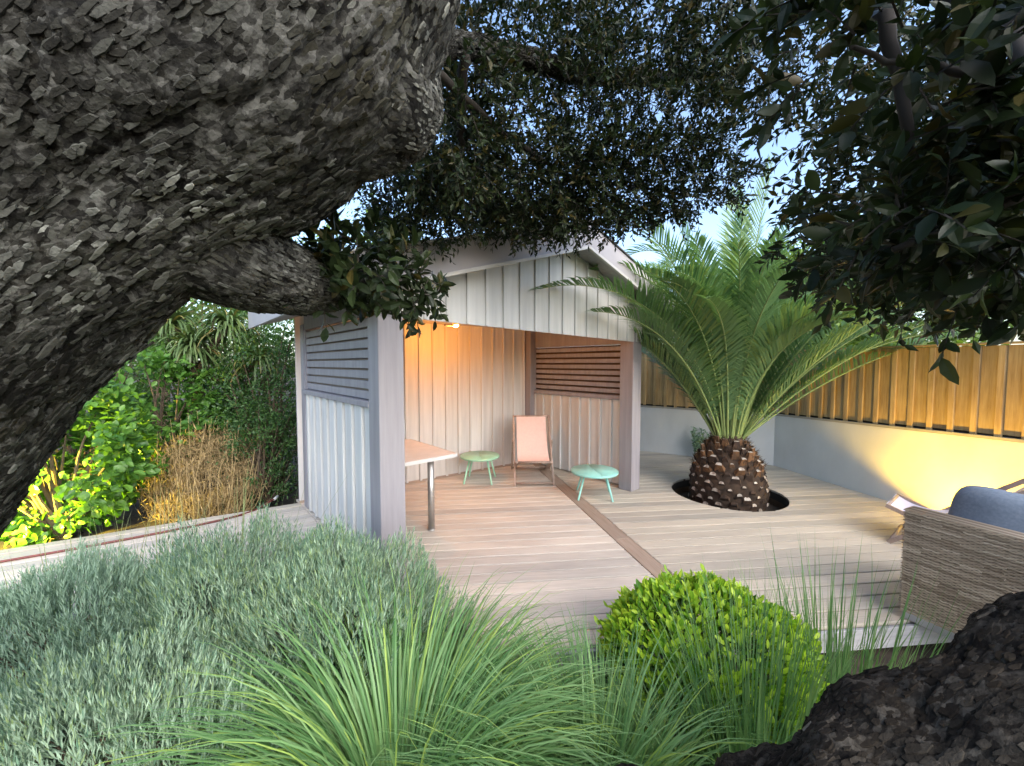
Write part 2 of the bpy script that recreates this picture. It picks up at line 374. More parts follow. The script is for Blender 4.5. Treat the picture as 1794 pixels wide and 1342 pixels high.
# side path on the left
path = empty('path'); tag(path, kind='structure')
PA = R(30.5); pe = np.array([math.cos(PA), math.sin(PA)]); pq = np.array([-pe[1], pe[0]]); pf = np.array([-4.641, 3.49])
plank('edge_board', pf - pe * 3 - pq * .05, PA, 7, .10, [(O2 - b2 * .003, -b2)], M['decky'], path, .012, .05)
for k in range(11):
    plank('plank', pf - pe * 3 - pq * (.105 + .0725 + k * .146), PA, 8, .131, [(O2 - b2 * .003, -b2)], M['deck'], path)
r_ = plank('substructure', pf - pe * 3 - pq * .9, PA, 8, 1.5, [(O2 - b2 * .01, -b2)], M['darkboard'], path, -.035, .08)

# ------------------------------------------------------------------ garden shelter
shel = empty('garden_shelter', tuple(O), TH)
tag(shel, 'pale board-and-batten garden shelter with grey posts and an open front', 'shelter')
PITCH, PEAK_U, PEAK_Z, EAVL, EAVR = .31, 2.17, 2.92, -.4, 4.74
ZB = 2.01
def zb(u): return 2.055 - .021 * u
def roofline(u): return PEAK_Z - PITCH * abs(u - PEAK_U)
for (u0, v0, h) in ((0, 0, ZB + .1), (3.41, 0, ZB + .1), (.02, 2.16, 2.15), (3.41, 1.93, 2.27)):
    box('post', u0, u0 + (.2 if v0 == 0 else .14), v0, v0 + (.2 if v0 == 0 else .14), 0.001, h, M['greypaint'], shel, .005)
def siding(wall, L, z0, ztop, off=0., pitch=.205, peak=None, ymin=-.018, bw=.034, bd=.026):
    """boards and battens hung on the front (-y) of a wall part; local x along, z up"""
    zf = z0 if callable(z0) else (lambda x: z0)
    xs = [0.] + list(np.arange(off if off > .04 else off + pitch, L - .03, pitch)) + [L]
    for x0, x1 in zip(xs[:-1], xs[1:]):
        a_, b_ = x0 + .002, x1 - .002
        poly = [(a_, zf(a_)), (b_, zf(b_)), (b_, ztop(b_))] + ([(peak, ztop(peak))] if peak and a_ < peak < b_ else []) + [(a_, ztop(a_))]
        prism('board', poly, ymin, -.001, M['siding'], wall, 'y', .002)
    for x in xs[1:-1]:
        a_, b_ = x - bw / 2, x + bw / 2
        prism('batten', [(a_, zf(a_) + .004), (b_, zf(b_) + .004), (b_, ztop(b_) - .002), (a_, ztop(a_) - .002)], ymin - bd, ymin - .0005, M['siding'], wall, 'y', .003)
def wallpart(name, p0, p1, z0, z1, th=.04):
    p0, p1 = np.array(p0, float), np.array(p1, float); d = p1 - p0; L = np.linalg.norm(d)
    mw = Matrix.Translation((p0[0], p0[1], 0)) @ Matrix.Rotation(math.atan2(d[1], d[0]), 4, 'Z')
    return box(name, .001, L - .001, .0, th, z0, z1, M['greypaint'], shel, 0, mw), L
# gable front (faces -v)
gw = prism('gable_front', [(0.01, zb(0) + .02), (3.60, zb(3.6) + .02), (3.60, roofline(3.6) - .02), (PEAK_U, PEAK_Z - .02), (.01, roofline(.01) - .02)], .0, .04, M['greypaint'], shel, 'y')
gw.location = (0, .018, 0)
siding(gw, 3.61, zb, lambda x: roofline(x) - .005, .178, .205, PEAK_U, bw=.026, bd=.016)
# left wall seen from outside (faces -u): local x runs from back to front
lw, L = wallpart('left_wall', (.05, 2.16), (.05, .2), .01, 1.355)
siding(lw, L, .015, lambda x: 1.35, .14, .232)
box('cap_rail', .0, L, -.055, .06, 1.355, 1.405, M['greypaint'], lw, .004)
lv = box('louver_frame', .0, .04, -.02, .05, 1.407, 2.10, M['greypaint'], lw, .003); box('louver_frame', L - .03, L - .001, -.02, .05, 1.407, 2.10, M['greypaint'], lw, .003)
for k in range(8):
    z = 1.415 + k * .083; box('slat', .041, L - .031, -.009, .009, -.033, .033, M['greypaint'], lw, .003, Matrix.Translation((0, .0, z + .031)) @ Matrix.Rotation(R(0), 4, 'X'))
box('backing_board', .041, L - .031, .03, .042, 1.407, 2.08, M['strip'], lw, 0)
box('frieze_board', .0, L, -.02, .03, 2.085, 2.26, M['greypaint'], lw, .003)
# right wall seen from inside (faces -u): local x from back to front, mirrored normal
rw, L = wallpart('right_wall', (3.55, 2.05), (3.55, .2), .01, 1.20)
siding(rw, L, .015, lambda x: 1.195, .12, .19)
box('cap_rail', .0, L, -.06, .06, 1.20, 1.26, M['greypaint'], rw, .004)
box('louver_frame', .0, .05, -.03, .05, 1.262, 1.96, M['greypaint'], rw, .003); box('louver_frame', L - .03, L - .001, -.03, .05, 1.262, 1.96, M['greypaint'], rw, .003)
for k in range(8):
    z = 1.285 + k * .085; box('slat', .051, L - .031, -.012, .010, -.029, .029, M['greypaint'], rw, .003, Matrix.Translation((0, .0, z + .03)))
box('backing_board', .051, L - .031, .03, .042, 1.262, 1.961, M['liner'], rw, 0)
box('frieze_board', .0, L, -.03, .03, 1.962, 2.275, M['greypaint'], rw, .003)
# back wall (faces -v, to the inside)
bw_, L = wallpart('back_wall', (.0, 2.46), (3.62, 2.06), .01, 2.29)
siding(bw_, L, .012, lambda x: 2.285, .12, .205)
box('skirting', .0, L, -.03, -.019, .0, .03, M['strip'], bw_, .002)
# ceiling
prism('ceiling', [(.16, .06), (3.6, .06), (3.6, 2.1), (.16, 2.5)], 2.275, 2.30, M['ceiling'], shel, 'z')
# roof: two slabs, barge boards, trims, eave fascias, ridge cap
VF, VBK = -.22, 2.7
for sgn, ue in ((-1, EAVL), (1, EAVR)):
    q = [(PEAK_U, PEAK_Z + .235), (ue, roofline(ue) + .235), (ue, roofline(ue) + .205), (PEAK_U, PEAK_Z + .205)]
    prism('roof_slope', q, VF + .03, VBK, M['roofing'], shel, 'y')
    q = [(PEAK_U, PEAK_Z), (ue, roofline(ue)), (ue, roofline(ue) + .018), (PEAK_U, PEAK_Z + .018)]
    prism('soffit', q, VF + .03, VBK, M['greypaint'], shel, 'y')
    q = [(PEAK_U + sgn * .001, PEAK_Z - .02), (ue, roofline(ue) - .02), (ue, roofline(ue) + .245), (PEAK_U + sgn * .001, PEAK_Z + .245)]
    prism('barge_board', q, VF, VF + .028, M['barge'], shel, 'y', .003)
    q = [(PEAK_U + sgn * .001, PEAK_Z - .03), (ue, roofline(ue) - .03), (ue, roofline(ue) + .0), (PEAK_U + sgn * .001, PEAK_Z + .0)]
    prism('barge_trim', q, VF - .022, VF - .001, M['trim'], shel, 'y', .002)
    q = [(PEAK_U + sgn * .001, PEAK_Z + .247), (ue - .0 * sgn, roofline(ue) + .247), (ue, roofline(ue) + .262), (PEAK_U + sgn * .001, PEAK_Z + .262)]
    prism('verge_flashing', q, VF - .02, VF + .12, M['trim'] if sgn < 0 else M['roofing'], shel, 'y', .002)
    x0, x1 = (ue - .03, ue - .001) if sgn < 0 else (ue + .001, ue + .03)
    box('eave_fascia', x0, x1, VF, VBK, roofline(ue) - .02, roofline(ue) + .25, M['barge'], shel, .003)
    q = [(PEAK_U, PEAK_Z), (ue, roofline(ue)), (ue, roofline(ue) + .22), (PEAK_U, PEAK_Z + .22)]
    prism('rear_barge_board', q, VBK + .001, VBK + .03, M['barge'], shel, 'y')
prism('ridge_cap', [(PEAK_U - .14, PEAK_Z + .222), (PEAK_U, PEAK_Z + .268), (PEAK_U + .14, PEAK_Z + .222), (PEAK_U, PEAK_Z + .285)], VF - .03, VBK + .02, M['roofing'], shel, 'y')
# socket box and conduit on the inner side of the front post
cb = box('socket_box', .2005, .235, .06, .14, 1.13, 1.245, M['socket'], shel, .004)
tv, tf = tube([(.213, .1, 1.246), (.213, .1, 2.05)], .011, 8); fobj('conduit', tv, tf, M['greypaint'], shel, True)
# ceiling lamp
LAMP = uv(1.62, 1.45, 2.215)
lamp = empty('ceiling_lamp', tuple(LAMP), TH); tag(lamp, 'small lit ceiling lamp glowing warm orange inside the shelter', 'lamp')
tv, tf = tube([(0, 0, .058), (0, 0, .04), (0, 0, .039), (0, 0, -.02)], [.06, .06, .02, .045], 20); fobj('lamp_base', tv, tf, M['steel'], lamp)
box('lamp_arm', -.16, -.02, -.02, .02, -.045, -.0205, M['greypaint'], lamp, .004)
tv, tf = tube([(0, 0, -.021), (0, 0, -.032), (0, 0, -.045), (0, 0, -.052)], [.04, .042, .034, .015], 16)
fobj('bulb', tv, tf, plain('lit_bulb', (1, .8, .5), .4, 0, (1, .55, .18), 6), lamp, True)
ld = bpy.data.lights.new('lamp_light', 'POINT'); ld.energy = 12; ld.color = (1, .33, .045); ld.shadow_soft_size = .03
lo = bpy.data.objects.new('lamp_light', ld); COL.objects.link(lo); lo.parent = lamp; lo.location = (0, 0, -.1)

# ------------------------------------------------------------------ corner table
tb = empty('corner_table', tuple(uv(.1, .66)), TH); tag(tb, 'pale table on a steel leg fixed inside the shelter beside the post', 'table')
top = box('table_top', .0, .97, -.06, 1.0, .735, .768, M['laminate'], tb, .002)
box('edge_band', -.0, .974, -.067, -.0605, .733, .77, M['laminedge'], top, .002); box('edge_band', .9705, .977, -.06, 1.0, .733, .77, M['laminedge'], top, .002)
tv, tf = tube([(.72, .04, .004), (.72, .04, .734)], .034, 20); lg = fobj('leg', tv, tf, M['steel'], tb, True)
tv, tf = tube([(.72, .04, .001), (.72, .04, .012)], .04, 20); fobj('foot_plate', tv, tf, M['steel'], lg, True)
box('wall_bracket', .0, .025, .0, .95, .68, .734, M['greypaint'], tb, .002)

# ------------------------------------------------------------------ coffee tables and deckchairs
def coffee_table(loc, rz, r, h, mat, label):
    t = empty('coffee_table', loc, rz); tag(t, label, 'table', 'low enamelled tables in the shelter')
    V, Fs = tube([(0, 0, h - .03), (0, 0, h - .026), (0, 0, h - .006), (0, 0, h), (0, 0, h - .004), (0, 0, h - .0045)], [r - .006, r, r, r - .005, r - .012, .001], 48, False)
    tp = fobj('table_top', V, Fs, mat, t, True)
    V, Fs = tube([(0, 0, h - .031), (0, 0, h - .012)], [r * .8, r * .8], 32, True); fobj('under_ring', V, Fs, mat, tp, True)
    for k in range(4):
        a = k * math.pi / 2 + .5; c, s = math.cos(a), math.sin(a)
        V, Fs = tube([(r * .62 * c, r * .62 * s, h - .03), (r * .98 * c, r * .98 * s, .012), (r * .99 * c, r * .99 * s, .001)], [.014, .0125, .012], 12)
        fobj('leg', V, Fs, mat, t, True)
    return t
coffee_table((-.466, 5.66, 0), .2, .285, .375, M['mint'], 'pale mint green round low table beside the pink deckchair')
coffee_table((1.06, 5.0, 0), .15, .30, .335, M['turq'], 'turquoise round low table by the right shelter post')
def deckchair(loc, rz, fab, label, wd=.54, top=(.66, .90), ctl=(.36, .20)):
    t = empty('deckchair', loc, rz); tag(t, label, 'deckchair', 'folding wooden deckchairs')
    A0, A1, B0, B1 = np.array([0, .0]), np.array(top), np.array([-.03, .345]), np.array([.84, .02])
    for sx in (-1, 1):
        V, Fs = bar((sx * wd / 2, A0[0], A0[1] + .002), (sx * wd / 2, A1[0], A1[1]), .022, .038, (0, -1, 1)); fobj('back_rail', V, Fs, M['chairwood'], t)
        V, Fs = bar((sx * (wd / 2 - .028), B0[0], B0[1]), (sx * (wd / 2 - .028), B1[0], B1[1]), .022, .036, (0, .3, 1)); fobj('seat_rail', V, Fs, M['chairwood'], t)
        p = A0 + (A1 - A0) * .62
        V, Fs = bar((sx * (wd / 2 + .024), p[0], p[1]), (sx * (wd / 2 + .024), .70, .06), .02, .032, (0, -1, 1)); fobj('prop_rail', V, Fs, M['chairwood'], t)
    for (y, z, hw) in ((A0[0] + .02, A0[1] + .035, wd / 2 - .012), (A1[0] - .01, A1[1] - .012, wd / 2 - .012), (B0[0] + .01, B0[1] - .004, wd / 2 - .04), (.70, .075, wd / 2 + .012), (.82, .03, wd / 2 - .04)):
        V, Fs = tube([(-hw, y, z), (hw, y, z)], .015, 10); fobj('cross_bar', V, Fs, M['chairwood'], t, True)
    tt = np.linspace(0, 1, 25)[:, None]; p0, p1, p2 = A1 + [-.015, .006], np.array(ctl), B0 + [0, .014]
    c = (1 - tt) ** 2 * p0 + 2 * tt * (1 - tt) * p1 + tt ** 2 * p2
    hw = wd / 2 - .045; xs = np.linspace(-1, 1, 9); nx = 9
    def sheet(off): return np.concatenate([np.c_[xs * hw, np.full(nx, q[0] + off * .6), q[1] + off + .008 * (1 - np.abs(xs)) * -1] for q in c])
    Va, Vb = sheet(0), sheet(-.004); n_ = len(c); i = (np.arange(n_ - 1)[:, None] * nx + np.arange(nx - 1)).ravel()
    Fa = np.c_[i, i + 1, i + nx + 1, i + nx]; nv = len(Va)
    fobj('canvas', np.r_[Va, Vb], [Fa, Fa[:, ::-1] + nv], fab, t, True)
    return t
deckchair((.312, 5.39, 0), 0.03, M['pink'], 'pink canvas deckchair against the shelter back wall')
deckchair((3.80, 3.84, 0), math.atan2(-.8, .61) - math.pi / 2, M['lilac'], 'pale lilac deckchair half hidden behind the wicker sofa', top=(.95, .84), ctl=(.36, .06))

# ------------------------------------------------------------------ garden wall and fence
def wall_run(name, p0, p1, nrm_, h0, h1, label):
    d = p1 - p0; L = np.linalg.norm(d); back = -nrm_ * .18
    t = empty(name, (p0[0], p0[1], 0)); tag(t, label, 'wall')
    V = []
    for (p, h) in ((p0, h0), (p1, h1)):
        for off in (0 * nrm_, back):
            for z in (-.2, h): q = p + off - p0; V.append((q[0], q[1], z))
    # order: p0f lo,hi, p0b lo,hi, p1f lo,hi, p1b lo,hi
    F = [(0, 4, 5, 1), (2, 3, 7, 6), (1, 5, 7, 3), (0, 1, 3, 2), (4, 6, 7, 5)]
    fobj('render_face', np.array(V), [F], M['whitewall'], t)
    V = []
    for (p, h, e) in ((p0, h0, 0), (p1, h1, 0)):
        for off in (nrm_ * .004, back - nrm_ * .02):
            for z in (h + .002, h + .03): q = p + off - p0; V.append((q[0], q[1], z))
    fobj('coping', np.array(V), [F], M['coping'], t)
    return t
WR2 = WR0 + wr * 6.0
hR = lambda s: .835 + .04 * s
wall_run('garden_wall', WB0 - wb * 5, WR0, wbn, .90, .835, 'white rendered low wall behind the palm, running back from the corner')
wall_run('garden_wall', WR0 + wr * .002, WR2, wrn, hR(0), hR(6.), 'white rendered low wall washed by yellow light behind the sofa')
def fence(p0, p1, nv, zlo, label, seed):
    rr = random.Random(seed); d = (p1 - p0); L = np.linalg.norm(d); e = d / L
    t = empty('wooden_fence', (p0[0], p0[1], 0)); tag(t, label, 'fence')
    ang = math.atan2(e[1], e[0]); ny = -1 if (np.array([-e[1], e[0]]) @ nv) < 0 else 1
    rot = Matrix.Rotation(ang, 4, 'Z'); base = -nv * .056
    T0 = Matrix.Translation((base[0], base[1], 0)) @ rot
    # local y * ny points to the garden
    x = 0.; k = 0; pit = .19
    def slab(nm, x0, x1, y0, y1, z0, z1, m, bev=.003):
        ys = sorted((y0 * ny, y1 * ny)); return box(nm, x0, x1, ys[0], ys[1], z0, z1, m, t, bev, T0)
    while x + pit < L:
        j = rr.uniform(-.012, .012); z0 = zlo(x) + .058 + rr.uniform(-.006, .006)
        slab('board', x + .003, x + pit - .003, .0, .02, z0, 1.885 + rr.uniform(-.004, .004), M['fence'])
        slab('batten', x + pit - .03 + j * .5, x + pit + .024 + j * .5, .0215, .044, z0 - .025 + rr.uniform(-.01, .008), 1.88 + rr.uniform(-.004, .004), M['fence'])
        x += pit; k += 1
    slab('top_rail', 0, x + .01, -.035, .05, 1.893, 1.915, M['fence'])
    slab('back_rail', 0, x + .01, -.045, -.003, 1.5, 1.6, M['fence'])
    V = []
    for xx in (0, x):
        for y in (-.03 * ny, .012 * ny):
            for z in (zlo(xx) + .032, zlo(xx) + .13): V.append((xx, y, z))
    fobj('kick_board', np.array(V), [[(0, 4, 5, 1), (2, 3, 7, 6), (1, 5, 7, 3), (0, 1, 3, 2), (4, 6, 7, 5)]], M['darkboard'], t, mw=T0 @ Matrix.Translation((0, -.015 * ny, 0)))
    return t
fence(WB0 - wb * 2, WR0 - wb * .02, wbn, lambda s: .90 - .065 * (s + 3) / 7.3, 'brown board fence in shade on the wall behind the palm', 3)
fence(WR0 + wr * .02, WR2, wrn, lambda s: hR(s), 'golden lit board fence on the wall to the right of the palm', 4)

# ground uplight behind the sofa
def spotfix(loc, label, aim, energy, color, size, blend, name='ground_spotlight', soft=.03):
    t = empty(name, tuple(loc)); tag(t, label, 'spotlight', 'garden spotlights')
    d = nrm(np.array(aim, float)); q = Vector(d).to_track_quat('Z', 'Y').to_matrix().to_4x4()
    V, Fs = tube([(0, 0, -.07), (0, 0, -.06), (0, 0, .0), (0, 0, .0)], [.02, .04, .045, .04], 20); b_ = fobj('housing', V, Fs, M['black'], t, True, mw=Matrix.Translation((0, 0, .085)) @ q)
    V, Fs = tube([(0, 0, -.004), (0, 0, -.002)], .036, 20); fobj('lens', V, Fs, plain('lit_lens', (1, .9, .5), .3, 0, color, 12), t, False, mw=Matrix.Translation((0, 0, .085)) @ q @ Matrix.Translation((0, 0, .004)))
    V, Fs = tube([(0, 0, -.0), (0, 0, .06)], .012, 8); fobj('spike', V, Fs, M['black'], t, True)
    l = bpy.data.lights.new('spot_light', 'SPOT'); l.energy = energy; l.color = color; l.spot_size = size; l.spot_blend = blend; l.shadow_soft_size = soft
    lo = bpy.data.objects.new('spot_light', l); COL.objects.link(lo); lo.parent = t
    lo.matrix_local = Matrix.Translation((0, 0, .085)) @ Vector(d).to_track_quat('-Z', 'Y').to_matrix().to_4x4() @ Matrix.Translation((0, 0, -.015))
    return t
sp = WR0 + wr * 2.52 + wrn * .50
spotfix((sp[0], sp[1], .0), 'small lit ground spotlight behind the wicker sofa, aimed up the white wall', (-wrn[0] * .75, -wrn[1] * .75, 1), 52, (1, .59, .045), R(138), .3)

# ------------------------------------------------------------------ palm in its round pit
palm = empty('palm_tree', (PALM[0], PALM[1], -.28)); tag(palm, 'young date palm with pineapple-shaped trunk in a round hole of the deck', 'palm tree')
zz = np.linspace(-.16, 1.06, 28); rad = np.interp(zz, [-.16, .15, .42, .62, .80, .93, 1.06], [.36, .43, .445, .41, .32, .22, .14])
V, Fs = tube(np.c_[np.zeros(28), np.zeros(28), zz], rad, 64); V = V + nrm(V * [1, 1, 0]) * rng.normal(0, .010, (len(V), 1))
fobj('trunk', V, Fs, M['palmbark'], palm, True)
# leaf-base stubs in a phyllotaxis spiral, each with a pale cut face
stub_v = np.array([(-.055, 0, -.02), (.055, 0, -.02), (.06, 0, .03), (-.06, 0, .03), (-.036, .075, .022), (.036, .075, .022), (.028, .07, .052), (0, .066, .064), (-.028, .07, .052)])
stub_me = bpy.data.meshes.new('leaf_base'); stub_me.from_pydata([tuple(v) for v in stub_v], [], [(0, 1, 5, 4), (1, 2, 6, 5), (2, 3, 8, 7, 6), (3, 0, 4, 8), (4, 5, 6, 7, 8)])
stub_me.materials.append(M['stubside']); stub_me.materials.append(M['stubcut']); stub_me.polygons[4].material_index = 1
stub2 = stub_me.copy(); stub2.polygons[4].material_index = 0
M['stubwarm'] = paint('palm_stub_warm', (.20, .10, .042), (.07, .036, .018), .9, 20, None, .4, .4)
stub3 = stub_me.copy(); stub3.materials[0] = M['stubwarm']
for k in range(170):
    f = (k + .5) / 170; z = .10 + .86 * f; a = k * 2.39996; r = np.interp(z, zz, rad) - .012
    tilt = np.interp(z, [.1, .5, .7, .9], [.15, .45, .9, 1.25]) + random.uniform(-.25, .25); s = random.uniform(.6, 1.15) * np.interp(z, [0, .5, .9], [1, 1, .85])
    mw = Matrix.Translation((r * math.cos(a), r * math.sin(a), z)) @ Matrix.Rotation(a - math.pi / 2 + random.uniform(-.1, .1), 4, 'Z') @ Matrix.Rotation(tilt, 4, 'X') @ Matrix.Diagonal((s, s * np.interp(z, [0, .5, .8], [.55, .7, 1.5]), s, 1))
    inst('leaf_base', (stub_me if random.random() < .7 else stub2) if z < .55 else (stub3 if random.random() < .6 else (stub_me if random.random() < .5 else stub2)), palm, mw)
n_ = 900; k = rng.uniform(.62, 1.04, n_); a = rng.uniform(0, 6.283, n_); r = np.interp(k, zz, rad) + .01
P = np.c_[r * np.cos(a), r * np.sin(a), k]; D = np.c_[np.cos(a) * .6, np.sin(a) * .6, np.full(n_, .7)] + rng.normal(0, .45, (n_, 3))
leaves('fibre', tpl_kite(.06), P, D, rdir(n_), rng.uniform(.04, .10, n_), M['palmfibre'], palm)
def frond(parent, base, az, th0, th1, L, curl=2.0, side=0., lw=.5, nl=76, roll=0., s0=.14, mat=None, swing=0.):
    """rachis as a curve that bends from elevation th0 to th1; leaflets in a V along it"""
    n_ = 40; s = np.linspace(0, 1, n_); th = th0 + (th1 - th0) * s ** curl; azs = az + side * s ** 2
    d = np.c_[np.cos(th) * np.cos(azs), np.cos(th) * np.sin(azs), np.sin(th)]
    P = np.array(base) + np.concatenate([[[0, 0, 0]], np.cumsum((d[1:] + d[:-1]) / 2, 0)]) * L / (n_ - 1)
    V, Fs = tube(P, np.interp(s, [0, .08, .5, 1], [.024, .0135, .009, .003]), 6)
    o = fobj('frond', V, Fs, M['rachis'], parent, True)
    side_v = nrm(np.c_[-np.sin(azs), np.cos(azs), np.zeros(n_)]); upv = np.cross(d, side_v) * -1; upv = np.where(upv[:, 2:3] * 0 + 1 > 0, upv, upv)
    upv = np.cross(side_v, d) * -1
    B = []; D = []; Nn = []; Ls = []
    for sg in (-1, 1):
        t = np.linspace(s0, .995, nl) + rng.normal(0, .003, nl); t = np.clip(t, 0, 1)
        ip = lambda Q: np.stack([np.interp(t, s, Q[:, c]) for c in range(3)], 1)
        p, dd, sv, uu = ip(P), nrm(ip(d)), nrm(ip(side_v)), nrm(ip(upv))
        fwd = np.interp(t, [s0, .5, 1], [.75, .85, 1.8])[:, None]
        v = nrm(sv * sg + dd * fwd + uu * (.40 + roll * sg) + rng.normal(0, .07, (nl, 3)))
        B.append(p); D.append(v); Nn.append(nrm(uu + sv * -sg * .3)); Ls.append(lw * np.interp(t, [s0, .35, .65, .9, 1], [.28, .85, 1, .62, .3]) * rng.uniform(.9, 1.08, nl))
    B, D, Nn, Ls = map(np.concatenate, (B, D, Nn, Ls))
    tip = D * Ls[:, None]; tip[:, 2] -= .16 * Ls; mid = D * Ls[:, None] * .55; mid[:, 2] -= .02 * Ls
    X = nrm(np.cross(D, Nn)); w_ = .0105
    fold = Nn * .006
    V = np.stack([B - X * w_ * .5, B + X * w_ * .5, B + mid + X * w_ + fold, B + mid - X * w_ + fold, B + tip], 1).reshape(-1, 3)
    k = (np.arange(len(B)) * 5)[:, None]
    T = np.repeat(rng.random(len(B)) * .35 + random.random() * .5, 5)
    tag(fobj('leaflets', V, [np.array([[0, 1, 2, 3]]) + k, np.array([[3, 2, 4]]) + k], mat or M['frond'], o, False, T), kind='stuff')
    return o
def pf(az, th0, th1, L, **kw):
    a = R(az); b_ = (.12 * math.cos(a), .12 * math.sin(a), .95); return frond(palm, b_, a, R(th0), R(th1), L, **kw)
# fronds that stand out in the photograph
pf(207, 74, -16, 3.65, curl=1.15, lw=.50, nl=110)
pf(-14, 54, -20, 3.7, curl=1.3, lw=.46, nl=105)
pf(2, 60, -12, 3.6, curl=1.4, lw=.46, nl=105)
pf(-34, 64, -5, 3.3, curl=1.5, lw=.46, nl=100)
pf(196, 82, -20, 3.3, curl=1.8, lw=.48, nl=105)
pf(188, 92, -95, 2.9, curl=3.2, lw=.42, nl=95, side=.2)
pf(165, 88, -70, 3.5, curl=3.6, lw=.45, nl=95)
pf(-22, 50, 10, 3.1, curl=1.5, lw=.42, nl=90)
pf(-8, 42, 4, 3.3, curl=1.4, lw=.44, nl=90)
pf(8, 48, 10, 3.2, curl=1.5, lw=.44, nl=90)
pf(-40, 58, 22, 2.9, curl=1.6, lw=.44, nl=90)
pf(15, 60, 25, 3.3, curl=1.6, lw=.46, nl=90)
pf(60, 86, 74, 3.5, lw=.48, nl=90); pf(-60, 88, 78, 3.4, lw=.48, nl=90); pf(170, 84, 66, 3.2, lw=.48, nl=90); pf(-100, 90, 80, 2.9, lw=.46, nl=90); pf(0, 84, 62, 3.3, lw=.48, nl=90); pf(-30, 76, 48, 3.2, lw=.48, nl=90)
for k in range(48):
    az = (k * 137.5 + 20) % 360; q = ((k * 7) % 28) / 28.; toward = math.cos(R(az + 90)); left = math.cos(R(az - 185))
    th0 = 89 - 52 * q ** 1.1 + random.uniform(-4, 4)
    if toward > .45: th0 = max(th0, 77)
    elif left > .6: th0 = max(th0, 60)
    pf(az, th0, th0 - random.uniform(45, 95), random.uniform(2.7, 3.45) * (.82 if toward > .45 else 1), curl=random.uniform(1.4, 2.4), lw=random.uniform(.42, .54), nl=96, roll=random.uniform(-.25, .25), side=random.uniform(-.35, .35))
# dry litter in the pit
n_ = 500; a = rng.uniform(0, 6.28, n_); r = HOLE * np.sqrt(rng.uniform(.35, .97, n_)); P = np.c_[PALM[0] + r * np.cos(a), PALM[1] + r * np.sin(a), np.full(n_, -.425)]
leaves('litter', KITE, P, rdir(n_) * [1, 1, .2], np.tile([0, 0, 1.], (n_, 1)) + rng.normal(0, .2, (n_, 3)), rng.uniform(.03, .07, n_), M['dry'], deck)

# straggly grey-green plant at the foot of the wall
def straggle(loc, n_, h, label, mat, name='wall_plant', cat='plant'):
    t = empty(name, loc); tag(t, label, cat); mb = MB(); P = []; D = []
    for k in range(n_):
        a = random.uniform(0, 6.28); r = random.uniform(.1, .5) * h; z = h * random.uniform(.5, 1.1)
        pts = spline([(0, 0, 0), (r * .4 * math.cos(a), r * .4 * math.sin(a), z * .6), (r * math.cos(a), r * math.sin(a), z * random.uniform(.75, 1))], 10)
        mb.add(*tube(pts, np.linspace(.005, .002, 10), 4)); 
        for q in range(2, 10):
            for w_ in range(4): P.append(pts[q]); D.append(rdir(1)[0] + [0, 0, .4])
    mb.obj('stem', M['barkthin'], t)
    P = np.array(P); leaves('foliage', KITE, P, np.array(D), rdir(len(P)), rng.uniform(.05, .09, len(P)), mat, t)
straggle((3.3, 6.95, 0.0), 16, .55, 'straggly grey-green plant at the foot of the white wall left of the palm', M['lav'])

# ------------------------------------------------------------------ wicker sofa
SD = np.array([.386, -.923]); sofa_ang = math.atan2(SD[1], SD[0])
sofa = empty('wicker_sofa', (2.60, 2.555, 0), sofa_ang); tag(sofa, 'brown wicker garden sofa seen from behind at the right edge', 'sofa')
# local x along the back, local y to the seat side (left-hand of x)
M['wick'] = leafmat('wicker_strand', (.20, .15, .10), (.48, .39, .285), .5, 0., (.60, .51, .39))
M['wickdark'] = paint('wicker_core', (.06, .045, .03), None, .9, 20)
def weave(name, x0, x1, y, z0, z1, ax='x', parent=None, sgn=-1):
    """strands going over and under upright stakes"""
    n_ = int((z1 - z0) / .0085); step = .022; m = int((x1 - x0) / step) * 2; mb = MB()
    xs = np.linspace(x0, x1, m + 1)
    for r in range(n_):
        z = z0 + (r + .5) * (z1 - z0) / n_
        wv = .0042 * np.cos(np.pi * (xs - x0) / (2 * step) * 2 / 1. + math.pi * (r % 2)) + rng.normal(0, .0007, m + 1) + random.uniform(-.001, .001)
        h = .0039 + random.uniform(-.0004, .0006); zz_ = z + rng.normal(0, .0005, m + 1)
        yo = y + sgn * (.006 + wv)
        V = np.stack([np.c_[xs, yo, zz_ - h], np.c_[xs, yo + sgn * .0022, zz_], np.c_[xs, yo, zz_ + h]], 1).reshape(-1, 3)
        i = np.arange(m) * 3
        F = np.concatenate([np.c_[i, i + 3, i + 4, i + 1], np.c_[i + 1, i + 4, i + 5, i + 2]])
        if ax == 'y': V = V[:, [1, 0, 2]]
        mb.add(V, [F], np.repeat(np.clip(random.random() * .8 + np.repeat(rng.normal(0, .16, m // 8 + 2), 8)[:m + 1], 0, .99), 3))
    return tag(mb.obj(name, M['wick'], parent, True), kind='stuff')
back = box('back_panel', 0, 1.75, 0.0, .11, .07, .735, M['wickdark'], sofa, .012)
weave('wicker_weave', 0, 1.75, -.001, .06, .74, 'x', back)
weave('wicker_weave', 0.0, .11, -.001, .06, .74, 'y', back)
for k in range(12):
    V, Fs = tube([(-.004, k * .0095 + .002, .742), (.8, k * .0095 + .002, .743 + .002 * (k % 2)), (1.75, k * .0095 + .002, .742)], .0052, 6); fobj('top_strand', V, Fs, M['wick'], back, True)
arm = box('arm_panel', 0.0, .11, .1105, .86, .07, .62, M['wickdark'], sofa, .01)
weave('wicker_weave', .1105, .86, -.001, .06, .625, 'y', arm)
for k in range(12):
    V, Fs = tube([(k * .0095 + .002, .112, .626), (k * .0095 + .002, .86, .626)], .0052, 6); fobj('top_strand', V, Fs, M['wick'], arm, True)
